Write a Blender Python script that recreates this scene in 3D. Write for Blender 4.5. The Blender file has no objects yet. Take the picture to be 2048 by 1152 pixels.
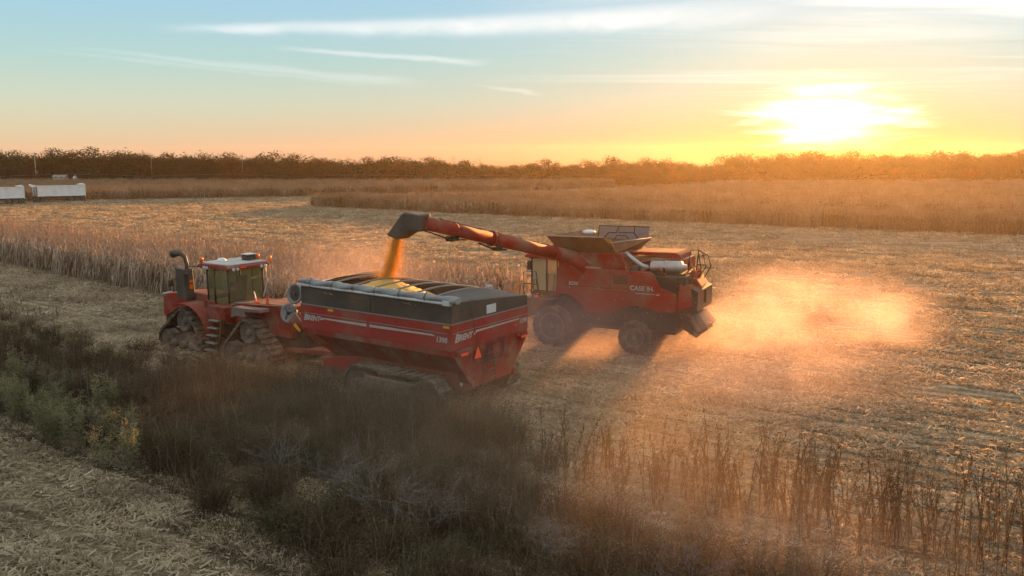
import bpy, bmesh, math, random
from mathutils import Vector, Matrix
R = math.radians
rnd = random.Random(7)
sc = bpy.context.scene
col = sc.collection

# ------------------------------------------------------------------ camera
CAM_H = 9.2
PITCH = math.atan(268 / 1700)
cam_d = bpy.data.cameras.new('camera')
cam_d.sensor_width = 36
cam_d.lens = 36 * 1700 / 2048
cam_d.clip_start = 0.5
cam_d.clip_end = 9000
cam = bpy.data.objects.new('camera', cam_d)
col.objects.link(cam)
cam.location = (0, 0, CAM_H)
cam.rotation_euler = (math.pi / 2 - PITCH, 0, 0)
sc.camera = cam

# ------------------------------------------------------------------ sun and sky
SUN_EL, SUN_AZ = R(4.4), R(20.4)          # azimuth clockwise from +Y
SUN = Vector((math.sin(SUN_AZ) * math.cos(SUN_EL), math.cos(SUN_AZ) * math.cos(SUN_EL), math.sin(SUN_EL)))
sun_d = bpy.data.lights.new('sun', 'SUN')
sun_d.energy = 5.0
sun_d.angle = R(0.55)
sun_d.color = (1.0, 0.44, 0.12)
sun = bpy.data.objects.new('sun', sun_d)
col.objects.link(sun)
sun.rotation_euler = (-SUN).to_track_quat('-Z', 'Y').to_euler()
sun.location = (60, 160, 40)
sc.view_settings.view_transform = 'Standard'
sc.view_settings.look = 'None'
sc.view_settings.gamma = 1
sc.view_settings.exposure = 1.9
sc.view_settings.use_curve_mapping = False
sc.render.engine = 'CYCLES'
cy = sc.cycles
cy.use_denoising = True
cy.max_bounces = 6
cy.diffuse_bounces = 3
cy.glossy_bounces = 2
cy.transmission_bounces = 4
cy.transparent_max_bounces = 12
cy.volume_bounces = 1
cy.sample_clamp_indirect = 6
cy.caustics_reflective = False
cy.caustics_refractive = False


class NT:
    """tiny helper to write node trees"""
    def __init__(s, tree):
        s.t = tree
        s.n = tree.nodes
        s.l = tree.links

    def add(s, typ, ins=None, **props):
        nd = s.n.new(typ)
        for k, v in props.items():
            setattr(nd, k, v)
        for k, v in (ins or {}).items():
            s.put(nd.inputs[k], v)
        return nd

    def put(s, sock, v):
        if isinstance(v, bpy.types.NodeSocket):
            s.l.new(v, sock)
        elif isinstance(v, bpy.types.Node):
            s.l.new(v.outputs[0], sock)
        else:
            if sock.type == 'RGBA' and len(v) == 3:
                v = (*v, 1)
            sock.default_value = v

    def math(s, op, a, b=0.0, c=0.0, clamp=False):
        nd = s.add('ShaderNodeMath', operation=op, use_clamp=clamp)
        s.put(nd.inputs[0], a)
        s.put(nd.inputs[1], b)
        s.put(nd.inputs[2], c)
        return nd.outputs[0]

    def vmath(s, op, a, b=(0, 0, 0)):
        nd = s.add('ShaderNodeVectorMath', operation=op)
        s.put(nd.inputs[0], a)
        s.put(nd.inputs[1], b)
        return nd.outputs['Value'] if op in ('DOT_PRODUCT', 'LENGTH') else nd.outputs[0]

    def mix(s, f, a, b, blend='MIX'):
        nd = s.add('ShaderNodeMix', data_type='RGBA', blend_type=blend)
        s.put(nd.inputs[0], f)
        s.put(nd.inputs[6], a)
        s.put(nd.inputs[7], b)
        return nd.outputs[2]

    def mixf(s, f, a, b):
        nd = s.add('ShaderNodeMix', data_type='FLOAT')
        s.put(nd.inputs[0], f)
        s.put(nd.inputs[2], a)
        s.put(nd.inputs[3], b)
        return nd.outputs[0]

    def ramp(s, f, stops, interp='LINEAR'):
        nd = s.add('ShaderNodeValToRGB')
        nd.color_ramp.interpolation = interp
        e = nd.color_ramp.elements
        while len(e) < len(stops):
            e.new(0.5)
        for q, (p, c) in zip(e, stops):
            q.position = p
            q.color = (*c, 1) if len(c) == 3 else c
        s.put(nd.inputs[0], f)
        return nd.outputs[0]

    def noise(s, vec, scale, detail=3, rough=0.55, dist=0.0):
        nd = s.add('ShaderNodeTexNoise', {'Scale': scale, 'Detail': detail, 'Roughness': rough, 'Distortion': dist})
        if vec is not None:
            s.put(nd.inputs['Vector'], vec)
        return nd.outputs[0]

    def rng(s, v, a, b, c=0.0, d=1.0, smooth=True):
        nd = s.add('ShaderNodeMapRange', interpolation_type='SMOOTHSTEP' if smooth else 'LINEAR')
        for i, x in enumerate((v, a, b, c, d)):
            s.put(nd.inputs[i], x)
        return nd.outputs[0]


world = bpy.data.worlds.new('World')
sc.world = world
world.use_nodes = True
w = NT(world.node_tree)
w.n.clear()
w_out = w.add('ShaderNodeOutputWorld')
nish = w.add('ShaderNodeTexSky', sky_type='NISHITA', sun_disc=False, sun_elevation=SUN_EL, sun_rotation=SUN_AZ,
             altitude=100, air_density=1.0, dust_density=2.0, ozone_density=1.5)
bg_n = w.add('ShaderNodeBackground', {'Color': w.vmath('MULTIPLY', nish.outputs[0], (0.035, 0.05, 0.08)), 'Strength': 0.05})
direc = w.add('ShaderNodeTexCoord').outputs['Generated']
sep = w.add('ShaderNodeSeparateXYZ', {0: direc})
ex, ey, ez = sep.outputs
el = w.math('MULTIPLY', w.math('ARCSINE', ez), 180 / math.pi)             # elevation in degrees
# clear evening air: gold at the horizon through pale green to blue; above the view whitened as added fill light
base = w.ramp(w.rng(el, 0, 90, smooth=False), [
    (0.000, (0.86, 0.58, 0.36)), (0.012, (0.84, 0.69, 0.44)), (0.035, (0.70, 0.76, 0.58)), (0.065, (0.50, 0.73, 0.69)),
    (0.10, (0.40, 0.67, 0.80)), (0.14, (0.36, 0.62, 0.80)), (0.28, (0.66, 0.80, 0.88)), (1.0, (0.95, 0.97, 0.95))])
cosg = w.vmath('DOT_PRODUCT', direc, tuple(SUN))
ang = w.math('MULTIPLY', w.math('ARCCOSINE', w.math('MINIMUM', cosg, 1.0)), 180 / math.pi)
# the bright part of the sky sits a little below the sun's centre, flattened along the horizon
az = w.math('MULTIPLY', w.math('ARCTAN2', ex, ey), 180 / math.pi)
daz = w.math('SUBTRACT', az, math.degrees(SUN_AZ))
# cloud plane coordinates (high cirrus sheet), direction / height
inv = w.math('DIVIDE', 1.0, w.math('MAXIMUM', w.math('ADD', ez, 0.02), 0.02))
cp = w.vmath('MULTIPLY', direc, w.add('ShaderNodeCombineXYZ', {0: inv, 1: inv, 2: 0.0}).outputs[0])
cps = w.add('ShaderNodeMapping', {'Vector': cp, 'Rotation': (0, 0, R(24)), 'Scale': (0.22, 0.9, 1.0)})
fib = w.noise(cps, 0.8, 5, 0.55, 0.9)
fib2 = w.noise(w.add('ShaderNodeMapping', {'Vector': cp, 'Rotation': (0, 0, R(-30)), 'Scale': (0.9, 0.35, 1)}), 2.2, 5, 0.6, 0.5)
streak = w.noise(w.add('ShaderNodeCombineXYZ', {0: w.math('MULTIPLY', az, 0.16), 1: w.math('MULTIPLY', el, 1.35), 2: 0.0}), 1.0, 5, 0.6, 0.7)


def gauss(v, c, s):
    q = w.math('DIVIDE', w.math('SUBTRACT', v, c), s)
    return w.math('EXPONENT', w.math('MULTIPLY', w.math('MULTIPLY', q, q), -1.0))


wid = w.math('SQRT', w.math('ADD', w.math('POWER', w.math('MULTIPLY', w.math('ADD', daz, 0.2), 0.50), 2.0),
                            w.math('POWER', w.math('SUBTRACT', el, 2.25), 2.0)))
wid = w.math('ADD', wid, w.math('MULTIPLY', w.math('SUBTRACT', streak, 0.5), 4.6))
core = w.math('EXPONENT', w.math('MULTIPLY', w.math('POWER', w.math('MAXIMUM', w.math('DIVIDE', wid, 1.75), 0.0), 3.2), -1.0))
mid = w.math('EXPONENT', w.math('DIVIDE', ang, -6.5))
wide = w.math('EXPONENT', w.math('DIVIDE', ang, -19.0))
low = w.math('EXPONENT', w.math('DIVIDE', w.math('MAXIMUM', el, 0.0), -3.6))
sky_c = w.mix(1.0, base, w.vmath('MULTIPLY', (0.06, 0.03, 0.01), w.add('ShaderNodeCombineXYZ', {0: wide, 1: wide, 2: wide})), 'ADD')


def addc(c, f, rgb):
    cc = w.add('ShaderNodeCombineXYZ', {0: f, 1: f, 2: f})
    return w.mix(1.0, c, w.vmath('MULTIPLY', cc, rgb), 'ADD')


near = w.math('MULTIPLY', w.math('EXPONENT', w.math('DIVIDE', ang, -24.0)), w.math('EXPONENT', w.math('DIVIDE', w.math('MAXIMUM', el, 0.0), -4.6)))
sky_c = w.mix(near, sky_c, w.vmath('MULTIPLY', sky_c, (0.62, 0.24, 0.30)))       # the air reddens low down round the sun
sky_c = addc(sky_c, w.math('MULTIPLY', mid, low), (0.10, -0.10, -0.26))
sky_c = addc(sky_c, w.math('MULTIPLY', mid, w.math('SUBTRACT', 1.0, low)), (0.10, 0.03, 0.0))


def band(a0, e0, a1, e1, half0, half1, fade0, fade1):
    """a contrail: a line from (azimuth, elevation) to (azimuth, elevation) that widens"""
    t = w.rng(az, a0, a1, smooth=False)
    mid_e = w.math('ADD', w.math('MULTIPLY', t, e1 - e0), e0)
    hw = w.math('ADD', w.math('MULTIPLY', t, half1 - half0), half0)
    q = w.math('DIVIDE', w.math('ADD', w.math('SUBTRACT', el, mid_e), w.math('MULTIPLY', w.math('SUBTRACT', fib2, 0.5), 0.55)), hw)
    g = w.math('EXPONENT', w.math('MULTIPLY', w.math('POWER', w.math('ABSOLUTE', q), 2.6), -1.0))
    f = w.math('MULTIPLY', w.rng(az, a0 - fade0, a0 + fade0 * 2), w.rng(az, a1 + fade1, a1 - fade1))
    return w.math('MULTIPLY', g, f)


cl = w.math('MULTIPLY', band(-20.5, 7.55, 13.5, 8.75, 0.24, 0.80, 2.5, 9.0), w.rng(fib2, 0.2, 0.7, 0.55, 1.0))
cl = w.math('MAXIMUM', cl, w.math('MULTIPLY', band(-14.5, 6.6, -2.5, 5.9, 0.12, 0.20, 1.5, 2.0), 0.5))
cl = w.math('MAXIMUM', cl, w.math('MULTIPLY', band(-26, 6.1, -7.0, 4.6, 0.12, 0.28, 3.0, 2.5), 0.30))
cl = w.math('MAXIMUM', cl, w.math('MULTIPLY', band(-28, 5.9, -10.0, 4.55, 0.08, 0.14, 2.0, 2.5), 0.18))
cl = w.math('MAXIMUM', cl, w.math('MULTIPLY', band(-2.2, 4.5, 1.6, 3.9, 0.06, 0.16, 1.0, 1.0), 0.35))
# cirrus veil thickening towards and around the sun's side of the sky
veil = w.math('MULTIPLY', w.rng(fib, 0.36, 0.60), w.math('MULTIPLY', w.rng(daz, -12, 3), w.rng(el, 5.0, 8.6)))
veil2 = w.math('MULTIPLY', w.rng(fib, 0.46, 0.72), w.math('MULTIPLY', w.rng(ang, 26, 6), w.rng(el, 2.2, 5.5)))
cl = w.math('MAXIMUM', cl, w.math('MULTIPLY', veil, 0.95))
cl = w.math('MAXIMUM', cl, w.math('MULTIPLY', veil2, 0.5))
cl_col = w.mix(w.rng(ang, 6, 40), (1.12, 1.10, 1.05), (0.92, 0.98, 0.98))
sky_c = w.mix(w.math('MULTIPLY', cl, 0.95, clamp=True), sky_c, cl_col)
# low stratus streaks over the horizon glow
lowst = w.math('MULTIPLY', w.rng(streak, 0.52, 0.72), w.math('MULTIPLY', gauss(el, 2.0, 1.5), w.rng(ang, 22, 3)))
sky_c = w.mix(w.math('MULTIPLY', lowst, 0.45), sky_c, (0.86, 0.58, 0.30))
sky_c = addc(sky_c, core, (2.2, 1.7, 1.2))
# below the horizon: the far land seen through the air
sky_c = w.mix(w.rng(el, 0.0, -1.5), sky_c, (0.22, 0.15, 0.09))
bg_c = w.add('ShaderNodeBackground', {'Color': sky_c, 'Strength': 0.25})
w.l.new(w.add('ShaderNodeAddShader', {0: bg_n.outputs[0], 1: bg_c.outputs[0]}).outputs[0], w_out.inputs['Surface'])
world.cycles.sampling_method = 'MANUAL'
world.cycles.sample_map_resolution = 1024


# ------------------------------------------------------------------ object helpers
class MB:
    """collects shapes and links them as ONE mesh object"""
    def __init__(s):
        s.v = []
        s.f = []
        s.m = []
        s.sm = []
        s.mi = 0

    def face(s, idx, smooth=False):
        s.f.append(tuple(idx))
        s.m.append(s.mi)
        s.sm.append(smooth)

    def poly(s, pts, smooth=False):
        b = len(s.v)
        s.v += [tuple(p) for p in pts]
        s.face(range(b, b + len(pts)), smooth)

    def box(s, a, b):
        x0, x1 = sorted((a[0], b[0])); y0, y1 = sorted((a[1], b[1])); z0, z1 = sorted((a[2], b[2]))
        o = len(s.v)
        s.v += [(x, y, z) for z in (z0, z1) for y in (y0, y1) for x in (x0, x1)]
        for q in ((0, 2, 3, 1), (4, 5, 7, 6), (0, 1, 5, 4), (2, 6, 7, 3), (0, 4, 6, 2), (1, 3, 7, 5)):
            s.face([o + i for i in q])

    def hexa(s, lo, hi):
        """solid from two rings of points"""
        o = len(s.v)
        n = len(lo)
        s.v += [tuple(p) for p in lo] + [tuple(p) for p in hi]
        s.face([o + i for i in range(n)][::-1])
        s.face([o + n + i for i in range(n)])
        for i in range(n):
            j = (i + 1) % n
            s.face((o + i, o + j, o + n + j, o + n + i))

    def prism(s, prof, a, b, axis='y'):
        """profile extruded along an axis: axis y -> profile (x, z); x -> (y, z); z -> (x, y)"""
        def P(p, t):
            return (p[0], t, p[1]) if axis == 'y' else (t, p[0], p[1]) if axis == 'x' else (p[0], p[1], t)
        s.hexa([P(p, a) for p in prof], [P(p, b) for p in prof])

    def tube(s, pts, r, n=8, cap=True, smooth=True):
        pts = [Vector(p) for p in pts]
        rr = r if isinstance(r, (list, tuple)) else [r] * len(pts)
        o = len(s.v)
        up = Vector((0, 0, 1))
        for i, p in enumerate(pts):
            d = (pts[min(i + 1, len(pts) - 1)] - pts[max(i - 1, 0)]).normalized()
            u = d.cross(up)
            if u.length < 0.05:
                u = d.cross(Vector((1, 0, 0)))
            u.normalize()
            q = u.cross(d)
            for k in range(n):
                a = 2 * math.pi * k / n
                s.v.append(tuple(p + (u * math.cos(a) + q * math.sin(a)) * rr[i]))
        for i in range(len(pts) - 1):
            for k in range(n):
                k2 = (k + 1) % n
                s.face((o + i * n + k, o + i * n + k2, o + (i + 1) * n + k2, o + (i + 1) * n + k), smooth)
        if cap:
            s.face([o + k for k in range(n)])
            e = o + (len(pts) - 1) * n
            s.face([e + k for k in range(n)][::-1])

    def lathe(s, c, ax, prof, n=24, smooth=True):
        """profile of (distance along axis, radius) turned round an axis"""
        c = Vector(c); ax = Vector(ax).normalized()
        u = ax.cross(Vector((0, 0, 1)))
        if u.length < 0.05:
            u = Vector((1, 0, 0))
        u.normalize()
        q = ax.cross(u)
        o = len(s.v)
        for t, r in prof:
            for k in range(n):
                a = 2 * math.pi * k / n
                s.v.append(tuple(c + ax * t + (u * math.cos(a) + q * math.sin(a)) * r))
        for i in range(len(prof) - 1):
            for k in range(n):
                k2 = (k + 1) % n
                s.face((o + i * n + k, o + i * n + k2, o + (i + 1) * n + k2, o + (i + 1) * n + k), smooth)
        s.face([o + k for k in range(n)][::-1])
        e = o + (len(prof) - 1) * n
        s.face([e + k for k in range(n)])

    def ball(s, c, r, n=8, m=5, squash=(1, 1, 1)):
        prof = []
        for i in range(m + 1):
            a = math.pi * i / m
            prof.append((-math.cos(a) * r * squash[2], max(math.sin(a) * r, 0.001)))
        o = len(s.v)
        s.lathe((0, 0, 0), (0, 0, 1), prof, n)
        for i in range(o, len(s.v)):
            x, y, z = s.v[i]
            s.v[i] = (c[0] + x * squash[0], c[1] + y * squash[1], c[2] + z)

    def mesh(s, name, mats):
        me = bpy.data.meshes.new(name)
        me.from_pydata(s.v, [], s.f)
        for m in (mats if isinstance(mats, (list, tuple)) else [mats]):
            me.materials.append(m)
        me.polygons.foreach_set('material_index', s.m)
        me.polygons.foreach_set('use_smooth', s.sm)
        me.update()
        bm = bmesh.new()
        bm.from_mesh(me)
        bmesh.ops.recalc_face_normals(bm, faces=bm.faces) if len(bm.faces) < 6000 else None
        bm.to_mesh(me)
        bm.free()
        return me

    def build(s, name, mats, parent=None, bevel=0.0, label=None):
        return link(name, s.mesh(name, mats), parent, bevel, label)


def link(name, me, parent=None, bevel=0.0, label=None):
    o = bpy.data.objects.new(name, me)
    col.objects.link(o)
    if parent:
        o.parent = parent
    if label:
        o['label'] = label
    if bevel:
        md = o.modifiers.new('bevel', 'BEVEL')
        md.width = bevel
        md.segments = 2
        md.limit_method = 'ANGLE'
        md.angle_limit = R(35)
        md.harden_normals = False
    return o


def tag(o, label=None, cat=None, group=None, kind=None):
    for k, v in (('label', label), ('category', cat), ('group', group), ('kind', kind)):
        if v:
            o[k] = v
    return o


def empty(name, loc=(0, 0, 0), rz=0.0):
    o = bpy.data.objects.new(name, None)
    col.objects.link(o)
    o.location = loc
    o.rotation_euler = (0, 0, rz)
    o.empty_display_size = 0.3
    return o


def copy_tree(o, parent=None):
    kids = list(o.children)
    c = o.copy()
    col.objects.link(c)
    if parent:
        c.parent = parent
    for k in kids:
        copy_tree(k, c)
    return c


# ------------------------------------------------------------------ materials
def mat_nodes(name):
    m = bpy.data.materials.new(name)
    m.use_nodes = True
    t = NT(m.node_tree)
    t.n.clear()
    out = t.add('ShaderNodeOutputMaterial')
    return m, t, out


def paint(name, rgb, rough=0.5, metal=0.0, dust=0.35, dust_rgb=(0.23, 0.17, 0.115), scale=1.3, bump=0.0, spec=0.5):
    """painted or bare surface with field dust that lies thicker on upward faces and in blotches"""
    m, t, out = mat_nodes(name)
    co = t.add('ShaderNodeTexCoord').outputs['Object']
    n1 = t.noise(co, scale, 6, 0.62)
    n2 = t.noise(co, scale * 14, 3, 0.6)
    nz = t.add('ShaderNodeSeparateXYZ', {0: t.add('ShaderNodeNewGeometry').outputs['Normal']}).outputs[2]
    f = t.math('ADD', t.rng(n1, 0.35, 0.75), t.math('MULTIPLY', t.math('MAXIMUM', nz, 0.0), 0.45))
    f = t.math('MULTIPLY', t.math('ADD', f, t.math('MULTIPLY', t.math('SUBTRACT', n2, 0.5), 0.7)), dust, clamp=True)
    c = t.mix(f, rgb, dust_rgb)
    b = t.add('ShaderNodeBsdfPrincipled', {'Base Color': c, 'Roughness': t.mixf(f, rough, 0.9), 'Metallic': t.mixf(f, metal, 0.0)})
    b.inputs['Specular IOR Level'].default_value = spec * 0.6
    if bump:
        b.inputs['Normal'].default_value = (0, 0, 0)
        t.l.new(t.add('ShaderNodeBump', {'Strength': bump, 'Distance': 0.02, 'Height': n2}).outputs[0], b.inputs['Normal'])
    t.l.new(b.outputs[0], out.inputs[0])
    return m


def leafy(name, stops, transl=0.45, scale=0.6, rough=0.8, obj_random=0.5):
    """dry or green leaf: diffuse plus light passing through; colour varies per plant and along it"""
    m, t, out = mat_nodes(name)
    g = t.add('ShaderNodeNewGeometry')
    inf = t.add('ShaderNodeObjectInfo')
    n = t.noise(g.outputs['Position'], scale, 3, 0.6)
    v = t.math('ADD', t.math('MULTIPLY', g.outputs['Random Per Island'], 1 - obj_random), t.math('MULTIPLY', inf.outputs['Random'], obj_random))
    v = t.math('ADD', t.math('MULTIPLY', v, 0.6), t.math('MULTIPLY', t.rng(n, 0.25, 0.75), 0.4))
    c = t.ramp(v, stops)
    d = t.add('ShaderNodeBsdfDiffuse', {'Color': c})
    tr = t.add('ShaderNodeBsdfTranslucent', {'Color': c})
    t.l.new(t.add('ShaderNodeMixShader', {0: transl, 1: d.outputs[0], 2: tr.outputs[0]}).outputs[0], out.inputs[0])
    return m


M = {}
M['red'] = paint('red_paint', (0.27, 0.020, 0.015), 0.7, dust=0.62, spec=0.12, scale=0.9)
M['red_low'] = paint('red_paint_dusty', (0.22, 0.018, 0.013), 0.75, dust=0.75, spec=0.12, scale=1.1)
M['red_cart'] = paint('cart_red_paint', (0.29, 0.018, 0.014), 0.55, dust=0.56, scale=0.7)
M['dark'] = paint('black_steel', (0.022, 0.021, 0.020), 0.55, dust=0.40)
M['charcoal'] = paint('charcoal_panel', (0.040, 0.040, 0.036), 0.5, dust=0.30, scale=0.8)
M['rubber'] = paint('rubber', (0.020, 0.019, 0.018), 0.8, dust=0.85, scale=3.0, bump=0.3)
M['grey'] = paint('grey_steel', (0.22, 0.22, 0.22), 0.5, 0.2, dust=0.45)
M['rim'] = paint('wheel_rim_silver', (0.32, 0.31, 0.30), 0.5, 0.2, dust=0.75)
M['steel'] = paint('bright_steel', (0.42, 0.41, 0.40), 0.30, 0.9, dust=0.45)
M['white'] = paint('white_panel', (0.72, 0.72, 0.70), 0.5, dust=0.22)
M['pale'] = paint('pale_plastic', (0.55, 0.56, 0.55), 0.5, dust=0.3)
M['tarp'] = paint('grey_tarp', (0.27, 0.28, 0.29), 0.65, dust=0.25, scale=4.0, bump=0.4)
M['letter'] = paint('silver_lettering', (0.40, 0.385, 0.36), 0.45, dust=0.4)
M['letter_dark'] = paint('dark_lettering', (0.03, 0.03, 0.03), 0.5, dust=0.2)
M['yellow'] = paint('yellow_decal', (0.62, 0.36, 0.03), 0.5, dust=0.15)
M['orange'] = paint('orange_plastic', (0.80, 0.16, 0.02), 0.3, dust=0.05)
M['seat'] = paint('seat_fabric', (0.05, 0.045, 0.045), 0.9, dust=0.1)


def reflective(name, rgb):
    # fluorescent retroreflective sheet: a very saturated bright surface
    m, t, out = mat_nodes(name)
    b = t.add('ShaderNodeBsdfPrincipled', {'Base Color': rgb, 'Roughness': 0.35})
    t.l.new(b.outputs[0], out.inputs[0])
    return m


M['fluo'] = reflective('fluorescent_orange', (0.95, 0.09, 0.03))


def glass(name, tint=(0.75, 0.85, 0.72), mixf=0.35, film=(0.26, 0.26, 0.19)):
    m, t, out = mat_nodes(name)
    gl = t.add('ShaderNodeBsdfGlossy', {'Color': (0.9, 0.9, 0.9), 'Roughness': 0.06})
    tr = t.add('ShaderNodeBsdfTransparent', {'Color': tint})
    df = t.add('ShaderNodeBsdfDiffuse', {'Color': film})
    fr = t.add('ShaderNodeMath', operation='MULTIPLY_ADD')
    t.put(fr.inputs[0], t.math('POWER', t.add('ShaderNodeLayerWeight', {'Blend': 0.5}).outputs['Facing'], 4.0)); fr.inputs[1].default_value = 0.6; fr.inputs[2].default_value = 0.05
    a = t.add('ShaderNodeMixShader', {0: mixf * 0.35, 1: tr.outputs[0], 2: df.outputs[0]})
    t.l.new(t.add('ShaderNodeMixShader', {0: fr.outputs[0], 1: a.outputs[0], 2: gl.outputs[0]}).outputs[0], out.inputs[0])
    return m


M['glass'] = glass('cab_glass', (0.80, 0.86, 0.70), 0.5)
M['corn'] = leafy('dry_corn_leaf', [(0.0, (0.15, 0.098, 0.062)), (0.35, (0.33, 0.235, 0.16)), (0.7, (0.50, 0.38, 0.28)), (1.0, (0.74, 0.63, 0.50))], 0.28, 0.5)
M['corn_far'] = leafy('far_dry_corn_leaf', [(0.0, (0.14, 0.085, 0.05)), (0.35, (0.29, 0.19, 0.11)), (0.7, (0.43, 0.31, 0.20)), (1.0, (0.60, 0.48, 0.34))], 0.18, 0.3)
M['litter'] = leafy('corn_litter', [(0.0, (0.14, 0.10, 0.062)), (0.3, (0.33, 0.255, 0.165)), (0.65, (0.56, 0.445, 0.30)), (1.0, (0.82, 0.71, 0.53))], 0.42, 0.35, obj_random=0.3)
M['lid'] = paint('dull_lid_sheet', (0.40, 0.37, 0.37), 0.6, dust=0.35)
M['glass_pale'] = glass('pale_cab_glass', (0.85, 0.88, 0.72), 1.5, (0.50, 0.52, 0.36))
M['fender_grey'] = paint('scuffed_grey_red', (0.17, 0.10, 0.09), 0.7, dust=0.5)
M['extension'] = paint('dusty_plastic_panel', (0.17, 0.075, 0.035), 0.7, dust=0.6, spec=0.3)
M['track_steel'] = paint('muddy_track_steel', (0.06, 0.055, 0.05), 0.8, dust=0.9)
# ------------------------------------------------------------------ the air
hz = MB()
hz.box((-720, -720, -1.6), (720, 720, 15.5))
m, t, out = mat_nodes('evening_haze')
HAZE = t.add('ShaderNodeVolumePrincipled', {'Color': (0.97, 0.76, 0.52), 'Density': 0.00012, 'Anisotropy': 0.72})
t.l.new(HAZE.outputs[0], out.inputs['Volume'])
tag(hz.build('haze', m), kind='stuff')

# ------------------------------------------------------------------ ground
ROW = math.atan2(0.569, -0.822)              # the corn rows run this way (angle from +X)
m, t, out = mat_nodes('stubble_ground')
pos = t.add('ShaderNodeNewGeometry').outputs['Position']
rowv = t.add('ShaderNodeMapping', {'Vector': pos, 'Rotation': (0, 0, -ROW), 'Scale': (0.10, 1.0, 1.0)})
n_big = t.noise(pos, 0.035, 3, 0.6)
n_row = t.noise(rowv, 1.25, 4, 0.6, 0.2)
n_fine = t.noise(pos, 7.0, 5, 0.7)
n_mid = t.noise(pos, 0.9, 4, 0.65)
wv = t.add('ShaderNodeTexWave', {'Vector': t.add('ShaderNodeMapping', {'Vector': pos, 'Rotation': (0, 0, -ROW)}), 'Scale': 0.41, 'Distortion': 1.2, 'Detail': 2.0}, bands_direction='Y')
f = t.math('ADD', t.math('MULTIPLY', n_fine, 0.55), t.math('MULTIPLY', n_mid, 0.25))
f = t.math('ADD', f, t.math('MULTIPLY', n_row, 0.42))
f = t.math('ADD', f, t.math('MULTIPLY', wv.outputs[1], 0.10))
f = t.math('ADD', f, t.math('MULTIPLY', n_big, 0.18))
gc = t.ramp(f, [(0.50, (0.050, 0.036, 0.023)), (0.66, (0.125, 0.092, 0.057)), (0.80, (0.29, 0.22, 0.14)), (0.90, (0.50, 0.41, 0.29))])
gb = t.add('ShaderNodeBsdfDiffuse', {'Color': gc})
t.l.new(t.add('ShaderNodeBump', {'Strength': 1.0, 'Distance': 0.10, 'Height': t.math('ADD', n_fine, t.math('MULTIPLY', n_mid, 0.6))}).outputs[0], gb.inputs['Normal'])
t.l.new(gb.outputs[0], out.inputs[0])
M['ground'] = m
gm = MB()
N = 40
for j in range(N + 1):
    for i in range(N + 1):
        a = (i / N - 0.5) * 2; b = (j / N - 0.5) * 2
        gm.v.append((math.copysign(abs(a) ** 2.2, a) * 700, math.copysign(abs(b) ** 2.2, b) * 700, 0))
for j in range(N):
    for i in range(N):
        o = j * (N + 1) + i
        gm.face((o, o + 1, o + N + 2, o + N + 1))
tag(gm.build('ground', m), kind='structure')


# ------------------------------------------------------------------ scattering of uncountable stuff
def scatter(name, pts, protos, label=None):
    """one object of kind stuff: points carrying rotation, tilt, scale and a choice of clump mesh"""
    pc = bpy.data.collections.new(name + '_clumps')
    for i, me in enumerate(protos):
        pc.objects.link(bpy.data.objects.new('%s_clump_%02d' % (name, i), me))
    me = bpy.data.meshes.new(name)
    me.from_pydata([p[0] for p in pts], [], [])
    for an, ty, k in (('turn', 'FLOAT', 1), ('size', 'FLOAT', 2), ('pick', 'INT', 3)):
        at = me.attributes.new(an, ty, 'POINT')
        at.data.foreach_set('value', [p[k] for p in pts])
    o = link(name, me)
    ng = bpy.data.node_groups.new(name + '_nodes', 'GeometryNodeTree')
    ng.interface.new_socket('Geometry', in_out='INPUT', socket_type='NodeSocketGeometry')
    ng.interface.new_socket('Geometry', in_out='OUTPUT', socket_type='NodeSocketGeometry')
    g = NT(ng)
    gi = g.add('NodeGroupInput'); go = g.add('NodeGroupOutput')
    ci = g.add('GeometryNodeCollectionInfo', {'Separate Children': True, 'Reset Children': True})
    ci.inputs['Collection'].default_value = pc
    def at(an, ty):
        nd = g.add('GeometryNodeInputNamedAttribute', data_type=ty)
        nd.inputs['Name'].default_value = an
        return nd.outputs['Attribute']
    rot = g.add('ShaderNodeCombineXYZ', {2: at('turn', 'FLOAT')})
    ip = g.add('GeometryNodeInstanceOnPoints', {'Points': gi.outputs[0], 'Instance': ci.outputs[0], 'Pick Instance': True,
                                               'Instance Index': at('pick', 'INT'), 'Rotation': rot.outputs[0], 'Scale': at('size', 'FLOAT')})
    g.l.new(ip.outputs[0], go.inputs[0])
    md = o.modifiers.new('scatter', 'NODES')
    md.node_group = ng
    tag(o, label, kind='stuff')
    return o


def inside(x, y, poly):
    c = False
    n = len(poly)
    for i in range(n):
        x1, y1 = poly[i]; x2, y2 = poly[i - 1]
        if (y1 > y) != (y2 > y) and x < (x2 - x1) * (y - y1) / (y2 - y1) + x1:
            c = not c
    return c


def fill(poly, per_m2, rr=rnd, keep=None):
    xs = [p[0] for p in poly]; ys = [p[1] for p in poly]
    n = int((max(xs) - min(xs)) * (max(ys) - min(ys)) * per_m2)
    out = []
    for _ in range(n):
        x = rr.uniform(min(xs), max(xs)); y = rr.uniform(min(ys), max(ys))
        if inside(x, y, poly) and (keep is None or keep(x, y)):
            out.append((x, y))
    return out


def inview(x, y, margin=1.08):
    return y > 11 and abs(x) < 0.603 * margin * (y * 0.987 + 1.45) + 2.5


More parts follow.
